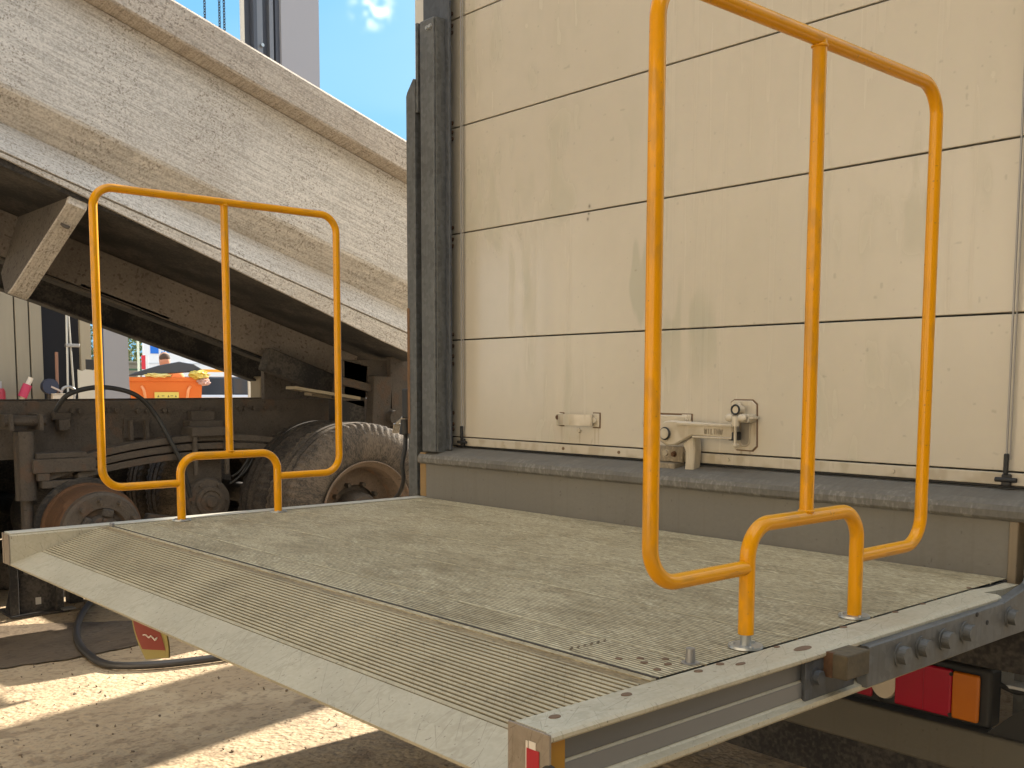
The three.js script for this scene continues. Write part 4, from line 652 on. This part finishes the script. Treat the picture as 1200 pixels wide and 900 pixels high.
{ // hanging chains
  const link = new THREE.TorusGeometry(0.012, 0.0042, 6, 10); const geo = []; for (let i = 0; i < 110; i++) { const g = link.clone(); g.scale(1, 1.5, 1); g.rotateY(i % 2 ? Math.PI / 2 : 0.3); g.translate(0, i * 0.028, 0); geo.push(flat(g)); }
  const cg = mergeGeometries(geo), names = ['thin chain hanging left of the column, nearest the tipper rim end', 'dark chain hanging beside the gate column, left of its close twin', 'dark chain hanging closest to the gate column'];
  [[-2.70, 3.95], [-2.87, 3.95], [-2.925, 3.95]].forEach(([z, y], i) => { const m = new THREE.Mesh(cg, M.blackRubber); m.name = numbered('hanging_chain'); m.position.set(-7.5, y, z); scene.add(m); tag(m, names[i], 'chain', 'chains hanging by the gate column'); });
}
{ // low hall at the left with a grey jamb
  const t = thing('hall_wall', 'beige panelled hall wall with grey corner jamb at the far left', 'wall');
  const X = -9.4, mp = surf(T_wall, { color: [0.62, 0.6, 0.55] });
  const zs = [-0.2, -0.62, -1.184, -1.342, -1.49]; for (let i = 0; i < 4; i++) mesh('panel', bx(X - 0.06, X, GY, 3.6, zs[i + 1] + 0.008, zs[i] - 0.008, 0.006), mp, t);
  mesh('panel', bx(X - 0.06, X, GY, 3.6, -2.04, -1.915, 0.006), surf(T_wall, { color: [0.8, 0.75, 0.66] }), t);
  mesh('backing', bx(X - 0.5, X - 0.4, GY, 3.6, -2.1, 4), plain([0.02, 0.02, 0.024], 0.9), t);
  mesh('panel', bx(X - 0.06, X, GY, 3.6, -0.19, 4, 0.006), mp, t);
  mesh('jamb', bx(X - 0.3, X + 0.0, GY, 3.6, -2.488, -2.19), plain([0.27, 0.27, 0.29], 0.6), t);
  mesh('jamb_edge', bx(X - 0.05, X - 0.002, GY, 3.6, -2.189, -2.155), plain([0.04, 0.07, 0.13], 0.5), t);
  mesh('header', bx(X - 0.38, X - 0.08, 1.9, 3.6, -1.9, -1.5), M.black, t);
}
{ // tools and cans in front of the hall wall
  const X = -9.2;
  const d = thing('red_drum', 'red plastic drum at the far left edge before the hall wall', 'drum', [X, GY, -0.84]); mesh('body', lathe([[0.001, 0], [0.15, 0], [0.155, 0.4], [0.15, 0.8], [0.155, 1.2], [0.14, 1.24], [0.001, 1.24]], 'y', 28), plain([0.26, 0.006, 0.018], 0.45), d); mesh('lid', lathe([[0.12, 1.24], [0.12, 1.32], [0.001, 1.34]], 'y', 24), plain([0.3, 0.3, 0.3], 0.5), d);
  const p = thing('pink_brush', 'pink handled brush leaning before the beige hall panels', 'brush', [X, GY, -1.26]); mesh('handle', sweep([[0, 0.0, 0.25], [0, 1.15, 0.08]], 0.03, 12), plain([0.5, 0.45, 0.35], 0.6), p); mesh('grip', sweep([[0, 1.14, 0.085], [0, 1.28, 0.02]], 0.05, 14), plain([0.42, 0.03, 0.085], 0.55), p); mesh('tip', sweep([[0, 1.28, 0.02], [0, 1.36, -0.02]], 0.03, 12), plain([0.55, 0.5, 0.42], 0.5), p);
  const b = thing('brown_broom', 'broom with brown wooden stick standing in the dark opening', 'broom', [X, GY, -1.55]); mesh('stick', sweep([[0, 0.1, 0], [0, 1.66, -0.02]], 0.018, 10), plain([0.22, 0.11, 0.07], 0.6), b); mesh('head', bx(-0.03, 0.03, 0, 0.1, -0.18, 0.18, 0.01), plain([0.2, 0.15, 0.1], 0.8), b);
  const s = thing('metal_pole', 'thin pale metal pole leaning in the dark opening, left of the two', 'pole', [X, GY, -1.68]); mesh('tube', sweep([[0, 0, 0.02], [0, 2.14, -0.02]], 0.013, 10), plain([0.5, 0.5, 0.47], 0.4, 0.4), s); mesh('foot', cyl(0.022, 0.022, 0.04, 'y', 12, [0, 0.02, 0.02]), M.blackRubber, s);
  const s2 = thing('metal_pole', 'grey metal pole with a cross clamp in the dark opening', 'pole', [X, GY, -1.76]); mesh('tube', sweep([[0, 0, -0.03], [0, 2.1, 0.04]], 0.011, 10), plain([0.35, 0.34, 0.31], 0.4, 0.4), s2); mesh('clamp', bx(-0.02, 0.03, 1.72, 1.76, -0.07, 0.09, 0.008), M.steel, s2);
  const bl = thing('blue_winch', 'small dark blue reel hanging in the dark opening', 'reel', [X, GY, -1.48]); mesh('drum', cyl(0.09, 0.09, 0.1, 'x', 20, [0, 1.26, 0]), plain([0.015, 0.022, 0.05], 0.5), bl); mesh('crank', bar([0.05, 1.26, 0], [0.06, 1.2, -0.12], 0.02, 0.02), plain([0.4, 0.33, 0.3], 0.5), bl); mesh('stand', bx(-0.03, 0.03, 0, 1.2, -0.03, 0.03), M.black, bl);
  const c = thing('clamp_jack', 'grey curved jack hook standing in the dark opening', 'jack', [X, GY, -1.69]); mesh('hook', sweep(spline([[0, 1.13, 0.09], [0, 1.23, 0.07], [0, 1.26, 0], [0, 1.22, -0.07], [0, 1.12, -0.05]], 20), 0.018, 10), M.steel, c); mesh('post', bx(-0.03, 0.03, 0, 1.14, -0.03, 0.03), M.black, c);
  const k = thing('cream_box', 'cream carton behind the chassis rail beside the brown broom', 'box', [X, GY, -1.59]); mesh('carton', bx(-0.1, 0.1, 0, 1.17, -0.12, 0.11, 0.01), plain([0.50, 0.44, 0.36], 0.7), k); mesh('flap', bx(-0.1, 0.105, 1.17, 1.18, -0.12, 0.115), plain([0.54, 0.48, 0.39], 0.7), k);
  const w = thing('white_board', 'pale board leaning against the hall wall next to the grey jamb', 'board', [X + 0.05, GY, -1.90]); mesh('sheet', prism([[0.115, 0], [0.115, 1.46], [0.06, 1.44], [0.02, 1.465], [-0.05, 1.45], [-0.115, 1.47], [-0.115, 0]], -0.01, 0.01), plain([0.48, 0.45, 0.38], 0.7), w); mesh('cloth', bx(-0.005, 0.012, 1.46, 1.58, -0.08, 0.02, 0.004), M.blackRubber, w);
}
{ // orange waste container
  const t = thing('waste_container', 'orange wheeled waste container with grey lid propped open', 'waste container', [-12.33, GY, -4.2], FA);
  const orange = plain([0.75, 0.17, 0.02], 0.5), W = 0.545, H = 1.40;
  { const g = new THREE.BoxGeometry(1.09, 1.22, 0.85); const p = g.attributes.position; for (let i = 0; i < p.count; i++) if (p.getY(i) < 0) { p.setX(i, p.getX(i) * 0.86); p.setZ(i, p.getZ(i) * 0.8); } g.translate(0, 0.79, -0.42); g.computeVertexNormals(); mesh('body', [wuv(flat(g)), bx(-0.56, 0.56, 1.33, 1.40, -0.86, 0.02, 0.012)], orange, t); }
  for (const s of [-1, 1]) mesh('side_handle', sweep(spline([[s * 0.36, 1.25, 0.0], [s * 0.33, 1.2, 0.05], [s * 0.30, 1.0, 0.03], [s * 0.28, 0.9, -0.02]], 16), 0.022, 10), plain([0.8, 0.32, 0.12], 0.4), t);
  { const pts = [[-0.56, 1.42], [-0.45, 1.47], [-0.1, 1.58], [0.2, 1.64], [0.42, 1.60], [0.55, 1.52], [0.5, 1.49], [0.1, 1.46]]; mesh('lid', prism(pts, -0.85, 0.03, 'xy', 0.01), plain([0.055, 0.06, 0.07], 0.45), t); }
  const pl = mesh('label_plate', bx(-0.175, 0.185, 1.045, 1.165, 0.014, 0.02), plain([0.72, 0.58, 0.12], 0.5), t);
  const marks = []; [[-0.12], [-0.05], [0.03], [0.08], [0.14]].forEach(([x], i) => marks.push(i % 2 ? bx(x - 0.02, x + 0.02, 1.10, 1.112, 0.0202, 0.0215) : prism([[x - 0.016, 1.085], [x + 0.016, 1.085], [x, 1.125]], 0.0202, 0.0215, 'xy'))); mesh('symbols', marks, plain([0.2, 0.16, 0.05], 0.6), pl);
  for (const x of [-0.4, 0.4]) for (const z of [-0.7, -0.15]) mesh('wheel', cyl(0.09, 0.09, 0.05, 'x', 20, [x, 0.09, z]), M.blackRubber, t);
  const blob = (name, label, c, sx, sy, sz, seed) => { const g = new THREE.IcosahedronGeometry(1, 3), p = g.attributes.position; for (let i = 0; i < p.count; i++) { const x = p.getX(i), y = p.getY(i), z = p.getZ(i), k = 1 + 1.1 * (fbm(0.5 + 0.2 * x + 0.1 * z, 0.5 + 0.2 * y + 0.13 * z, 26, 26, 3, seed) - 0.5); p.setXYZ(i, x * sx * k, y * sy * k, z * sz * k); } g.computeVertexNormals(); const o = mesh(name, wuv(flat(g)), c, scene); tag(o, label, 'bag'); o.rotation.y = FA; return o; };
  const put = (o, lx, y, lz) => o.position.set(-12.33 + lx * Math.cos(FA) + lz * Math.sin(FA), GY + y, -4.2 - lx * Math.sin(FA) + lz * Math.cos(FA));
  put(blob('yellow_bag', 'large crumpled yellow bag at the right corner of the orange container', plain([0.60, 0.43, 0.07], 0.5), 0.15, 0.075, 0.14, 7), 0.50, 1.44, 0.0);
  put(blob('yellow_bag', 'flat pale yellow bag under the container lid', plain([0.78, 0.62, 0.22], 0.5), 0.2, 0.035, 0.12, 8), -0.12, 1.425, -0.02);
  put(blob('pink_bag', 'pinkish bag bulging below the crumpled yellow bag', plain([0.50, 0.30, 0.25], 0.5), 0.09, 0.06, 0.09, 9), 0.56, 1.33, 0.04);
}
{ // yellow barrier arm
  const t = thing('barrier_arm', 'thin yellow horizontal bar right of the orange container', 'barrier', [-12.9, GY, -5.3], FA);
  mesh('arm', bx(-0.3, 0.75, 1.49, 1.535, -0.02, 0.02, 0.005), plain([0.75, 0.40, 0.03], 0.5), t); mesh('post', bx(0.7, 0.78, 0, 1.55, -0.04, 0.04, 0.005), plain([0.7, 0.38, 0.03], 0.5), t);
}
{ // silver car
  const t = thing('parked_car', 'silver car with dark windows behind the orange container', 'car', [-15.55, GY, -6.75], FA);
  const paint = plain([0.55, 0.57, 0.60], 0.3, 0.3), glass = plain([0.03, 0.04, 0.055], 0.12);
  mesh('body', prism([[-1.9, 0.3], [1.9, 0.3], [1.95, 0.85], [1.4, 1.08], [-1.4, 1.08], [-1.95, 0.8]], -1.6, 0, 'xy', 0.04), paint, t);
  mesh('window', prism([[-1.28, 1.081], [0.13, 1.081], [0.13, 1.42], [-1.0, 1.42]], -1.5, -0.05, 'xy', 0.02), glass, t);
  mesh('window', prism([[0.15, 1.081], [1.28, 1.081], [0.95, 1.42], [0.15, 1.42]], -1.5, -0.05, 'xy', 0.02), glass, t);
  mesh('roof', bx(-1.0, 0.95, 1.4205, 1.45, -1.45, -0.08, 0.01), paint, t);
  mesh('window_sticker', (() => { const g = cyl(0.06, 0.06, 0.004, 'z', 18); g.scale(1, 0.45, 1); g.translate(0.62, 1.33, -0.045); return g; })(), plain([0.7, 0.7, 0.72], 0.4), t);
  mesh('door_handle', bx(-0.12, 0.06, 1.0, 1.03, 0, 0.02, 0.006), plain([0.75, 0.75, 0.75], 0.3), t);
  for (const x of [-1.2, 1.2]) for (const z of [-1.5, -0.1]) mesh('wheel', cyl(0.31, 0.31, 0.2, 'z', 24, [x, 0.31, z]), M.rubber, t);
}
{ // white lorry with a blue logo panel
  const t = thing('white_lorry', 'white lorry with blue lettered sign far behind the container', 'lorry', [-19.88, GY, -6.87], FA);
  mesh('body', bx(0, 6, 0.6, 3.3, -2.4, 0, 0.04), plain([0.78, 0.80, 0.82], 0.5), t);
  mesh('cab', bx(6.1, 7.9, 0.5, 2.6, -2.3, -0.05, 0.15), plain([0.75, 0.77, 0.8], 0.4), t);
  for (const y of [1.35, 1.75]) mesh('side_moulding', bx(0.1, 5.9, y, y + 0.02, 0.0005, 0.012), plain([0.6, 0.64, 0.68], 0.5), t);
  mesh('blue_square', bx(0.17, 0.35, 1.98, 2.17, 0.0005, 0.01), plain([0.01, 0.16, 0.65], 0.5), t);
  const S = []; const bl = (x0, x1, y0, y1) => S.push(bx(x0, x1, y0, y1, 0.0005, 0.01)); const x = 0.40, y = 2.0, h = 0.15;
  bl(x, x + 0.09, y, y + 0.025); bl(x, x + 0.09, y + 0.0625, y + 0.0875); bl(x, x + 0.09, y + 0.125, y + h); bl(x, x + 0.025, y + 0.0876, y + 0.1249); bl(x + 0.065, x + 0.09, y + 0.0251, y + 0.0624);
  bl(x + 0.12, x + 0.145, y, y + h); bl(x + 0.1451, x + 0.20, y, y + 0.025); bl(x + 0.1451, x + 0.19, y + 0.0625, y + 0.0875); bl(x + 0.1451, x + 0.20, y + 0.125, y + h); bl(x + 0.235, x + 0.26, y, y + h);
  mesh('lettering', S, plain([0.06, 0.30, 0.72], 0.5), t);
  for (const xx of [1.2, 5.0, 7.0]) mesh('wheel', cyl(0.45, 0.45, 0.3, 'z', 28, [xx, 0.45, -0.3]), M.rubber, t);
  const w = thing('warning_post', 'red and white marker post left of the white lorry', 'post', [-17.07, GY, -5.80], FA); mesh('red_half', bx(-0.075, 0.0, 1.58, 1.86, -0.03, 0.03), plain([0.62, 0.03, 0.05], 0.5), w); mesh('white_half', bx(-0.074, 0.055, 1.25, 1.579, -0.028, 0.028), plain([0.75, 0.75, 0.75], 0.5), w); mesh('white_cap', bx(0.001, 0.055, 1.58, 1.86, -0.028, 0.028), plain([0.75, 0.75, 0.75], 0.5), w); mesh('stem', bx(-0.03, 0.03, 0, 1.249, -0.025, 0.025), M.steel, w);
}
{ // fence and trees
  const t = thing('mesh_fence', 'green steel mesh fence with upright posts beyond the yard', 'fence', [-24.7, GY, -8.3], FA);
  const green = plain([0.02, 0.07, 0.035], 0.6), pale = plain([0.5, 0.55, 0.45], 0.5);
  for (let i = -8; i < 6; i++) mesh('post', bx(i * 0.36 - 0.03, i * 0.36 + 0.03, 0, 3.0, -0.03, 0.03), i % 2 ? pale : green, t);
  mesh('rail', [bx(-3, 2.1, 1.65, 1.7, -0.02, 0.02), bx(-3, 2.1, 2.55, 2.59, -0.02, 0.02)], green, t);
  const conc = thing('low_wall', 'low grey concrete wall behind the mesh fence', 'wall', [-25.8, GY, -8.7], FA); mesh('block', bx(-4, 2.6, 0, 1.85, -0.15, 0.15, 0.01), M.grey, conc); mesh('coping', bx(-4, 2.6, 1.851, 1.92, -0.18, 0.18, 0.01), M.grey, conc);
  const tree = (label, x, z, h, seed, c) => {
    const o = thing('garden_tree', label, 'tree', [x, GY, z]); mesh('trunk', sweep([[0, 0, 0], [0.05, h * 0.4, 0], [0, h * 0.75, 0.05]], 0.12, 10, true, [0.14, 0.1, 0.03]), plain([0.08, 0.06, 0.045], 0.9), o);
    const r = rng(seed), pos = [], nor = []; for (let i = 0; i < 2600; i++) { const k = i % 14, ca = k * 2.4, cr = 0.6 + 0.6 * ((k * 7) % 5) / 5; const cx = Math.cos(ca) * cr, cz = Math.sin(ca) * cr, cy = h * (0.4 + 0.5 * k / 14); const a = r() * 6.28, b = Math.acos(2 * r() - 1), R = 0.55 * Math.cbrt(r()); const px = cx + R * Math.sin(b) * Math.cos(a), py = cy + R * Math.cos(b), pz = cz + R * Math.sin(b) * Math.sin(a); const s = 0.05 + 0.05 * r(); for (let q = 0; q < 3; q++) pos.push(px + (r() - 0.5) * 2 * s, py + (r() - 0.5) * 2 * s, pz + (r() - 0.5) * 2 * s); }
    const g = new THREE.BufferGeometry(); g.setAttribute('position', new THREE.Float32BufferAttribute(pos, 3)); g.computeVertexNormals(); wuv(g); mesh('crown', g, new THREE.MeshPhysicalMaterial({ color: new THREE.Color().setRGB(...c), roughness: 0.9, side: THREE.DoubleSide, transmission: 0.35, thickness: 0 }), o);
  };
  tree('dark green garden tree right behind the fence, by the hall jamb', -28.0, -9.2, 4.5, 5, [0.05, 0.09, 0.03]);
  tree('yellow green bush tree behind the fence beside the lorry', -28.6, -10.6, 3.4, 6, [0.20, 0.20, 0.05]);
}
//@@PERSON
{ // worker bending behind the container
  function fieldMesh(bones, cell, colorOf) {                     // tapered capsules joined by a smooth minimum
    const min = new THREE.Vector3(1e9, 1e9, 1e9), max = min.clone().negate(); for (const [a, b, ra, rb] of bones) for (const [p, r] of [[a, ra], [b, rb]]) { min.min(new THREE.Vector3(p[0] - r, p[1] - r, p[2] - r)); max.max(new THREE.Vector3(p[0] + r, p[1] + r, p[2] + r)); }
    const size = max.clone().sub(min), half = Math.max(size.x, size.y, size.z) / 2 + cell * 3, c = min.clone().add(max).multiplyScalar(0.5), res = Math.ceil(2 * half / cell);
    const mc = new MarchingCubes(res, new THREE.MeshBasicMaterial(), false, false, 400000); mc.isolation = 0;
    const k = cell * 1.6; let q = 0;
    for (let z = 0; z < res; z++) for (let y = 0; y < res; y++) for (let x = 0; x < res; x++) {
      const px = c.x + (x / (res / 2) - 1) * half, py = c.y + (y / (res / 2) - 1) * half, pz = c.z + (z / (res / 2) - 1) * half; let e = 0;
      for (const [a, b, ra, rb] of bones) { const dx = b[0] - a[0], dy = b[1] - a[1], dz = b[2] - a[2], L = dx * dx + dy * dy + dz * dz || 1e-9; const t = clamp(((px - a[0]) * dx + (py - a[1]) * dy + (pz - a[2]) * dz) / L); const d = Math.hypot(px - a[0] - dx * t, py - a[1] - dy * t, pz - a[2] - dz * t) - mix(ra, rb, t); e += Math.exp(-d / k); }
      mc.field[q++] = clamp(k * Math.log(e + 1e-30), -1, 1);
    }
    mc.update(); const n = mc.count, pos = new Float32Array(n * 3), nor = new Float32Array(n * 3), col = new Float32Array(n * 3);
    for (let i = 0; i < n; i++) { for (let j = 0; j < 3; j++) { pos[i * 3 + j] = mc.positionArray[i * 3 + j] * half + c.getComponent(j); nor[i * 3 + j] = mc.normalArray[i * 3 + j]; } col.set(colorOf(pos[i * 3], pos[i * 3 + 1], pos[i * 3 + 2]), i * 3); }
    const g = new THREE.BufferGeometry(); g.setAttribute('position', new THREE.BufferAttribute(pos, 3)); g.setAttribute('normal', new THREE.BufferAttribute(nor, 3)); g.setAttribute('uv', new THREE.BufferAttribute(new Float32Array(n * 2), 2)); g.setAttribute('color', new THREE.BufferAttribute(col, 3)); return g;
  }
  const skin = [0.42, 0.22, 0.14], orange = [0.70, 0.20, 0.05], navy = [0.03, 0.035, 0.06];
  // local axes: x to the right in the picture, z towards the camera; the back is turned, bent forward to the left
  const head = [-0.05, 1.82, 0.02];
  const body = [[[0, 0.95, 0], [0.03, 1.25, 0], 0.16, 0.17], [[0.03, 1.25, 0], [0.02, 1.48, 0.0], 0.17, 0.15], [[-0.13, 1.50, 0], [0.17, 1.49, 0], 0.09, 0.09], [[0.0, 1.52, 0], [-0.04, 1.68, 0.01], 0.06, 0.055],
    [[0.19, 1.48, 0], [0.25, 1.2, 0.03], 0.07, 0.055], [[0.25, 1.2, 0.03], [0.18, 0.97, -0.12], 0.05, 0.035], [[-0.15, 1.48, 0], [-0.22, 1.22, 0.02], 0.07, 0.055], [[-0.22, 1.22, 0.02], [-0.25, 1.0, -0.15], 0.05, 0.035],
    [[0.09, 0.9, 0], [0.10, 0.48, 0.0], 0.10, 0.065], [[0.10, 0.48, 0], [0.10, 0.08, 0.03], 0.06, 0.04], [[-0.09, 0.9, 0], [-0.11, 0.48, -0.02], 0.10, 0.065], [[-0.11, 0.48, -0.02], [-0.11, 0.08, 0.02], 0.06, 0.04], [[0.10, 0.05, 0.04], [0.10, 0.04, -0.14], 0.045, 0.035], [[-0.11, 0.05, 0.04], [-0.11, 0.04, -0.14], 0.045, 0.035],
    [[head[0], 1.80, 0.02], [head[0] - 0.01, 1.86, 0.0], 0.085, 0.09], [[head[0] - 0.03, 1.76, -0.04], [head[0] - 0.03, 1.75, -0.04], 0.05, 0.05], [[head[0] - 0.03, 1.80, -0.09], [head[0] - 0.035, 1.785, -0.105], 0.012, 0.014]];
  const g1 = fieldMesh(body, 0.022, (x, y) => (y > 1.60 ? skin : y > 0.92 ? orange : navy));
  const hand = (x, y, z) => { const b = [[[x, y, z], [x, y - 0.07, z - 0.02], 0.032, 0.036]]; for (let i = 0; i < 4; i++) { const fx = x - 0.03 + i * 0.02; b.push([[fx, y - 0.08, z - 0.02], [fx, y - 0.115, z - 0.04], 0.009, 0.0085], [[fx, y - 0.115, z - 0.04], [fx, y - 0.14 - 0.008 * (i === 1 || i === 2), z - 0.065], 0.0085, 0.007]); } b.push([[x - 0.03, y - 0.02, z - 0.02], [x - 0.055, y - 0.06, z - 0.035], 0.011, 0.009]); return fieldMesh(b, 0.006, () => skin); };
  const t = thing('person', 'person in an orange jacket seen from behind beyond the waste container', 'person', [-14.16, GY, -5.02], FA); t.scale.setScalar(0.945);
  mesh('body', [g1, hand(0.18, 0.98, -0.12), hand(-0.25, 1.01, -0.15)], new THREE.MeshStandardMaterial({ vertexColors: true, roughness: 0.8 }), t);
  const hg = new THREE.SphereGeometry(0.098, 20, 14, 0, Math.PI * 2, 0, 1.7); hg.rotateX(0.5); hg.translate(head[0] - 0.005, 1.84, 0.012); mesh('hair', flat(hg), plain([0.07, 0.045, 0.03], 0.9), t);
  mesh('reflective_band', [lathe([[0.182, -0.02], [0.185, 0], [0.182, 0.02]], 'y', 32, [0.03, 1.3, 0])], plain([0.6, 0.6, 0.5], 0.4), t);
}
scene.traverse((o) => { if (o.isMesh) { o.castShadow = true; o.receiveShadow = true; } });
renderer.setSize(1024, 768);
renderer.render(scene, camera);
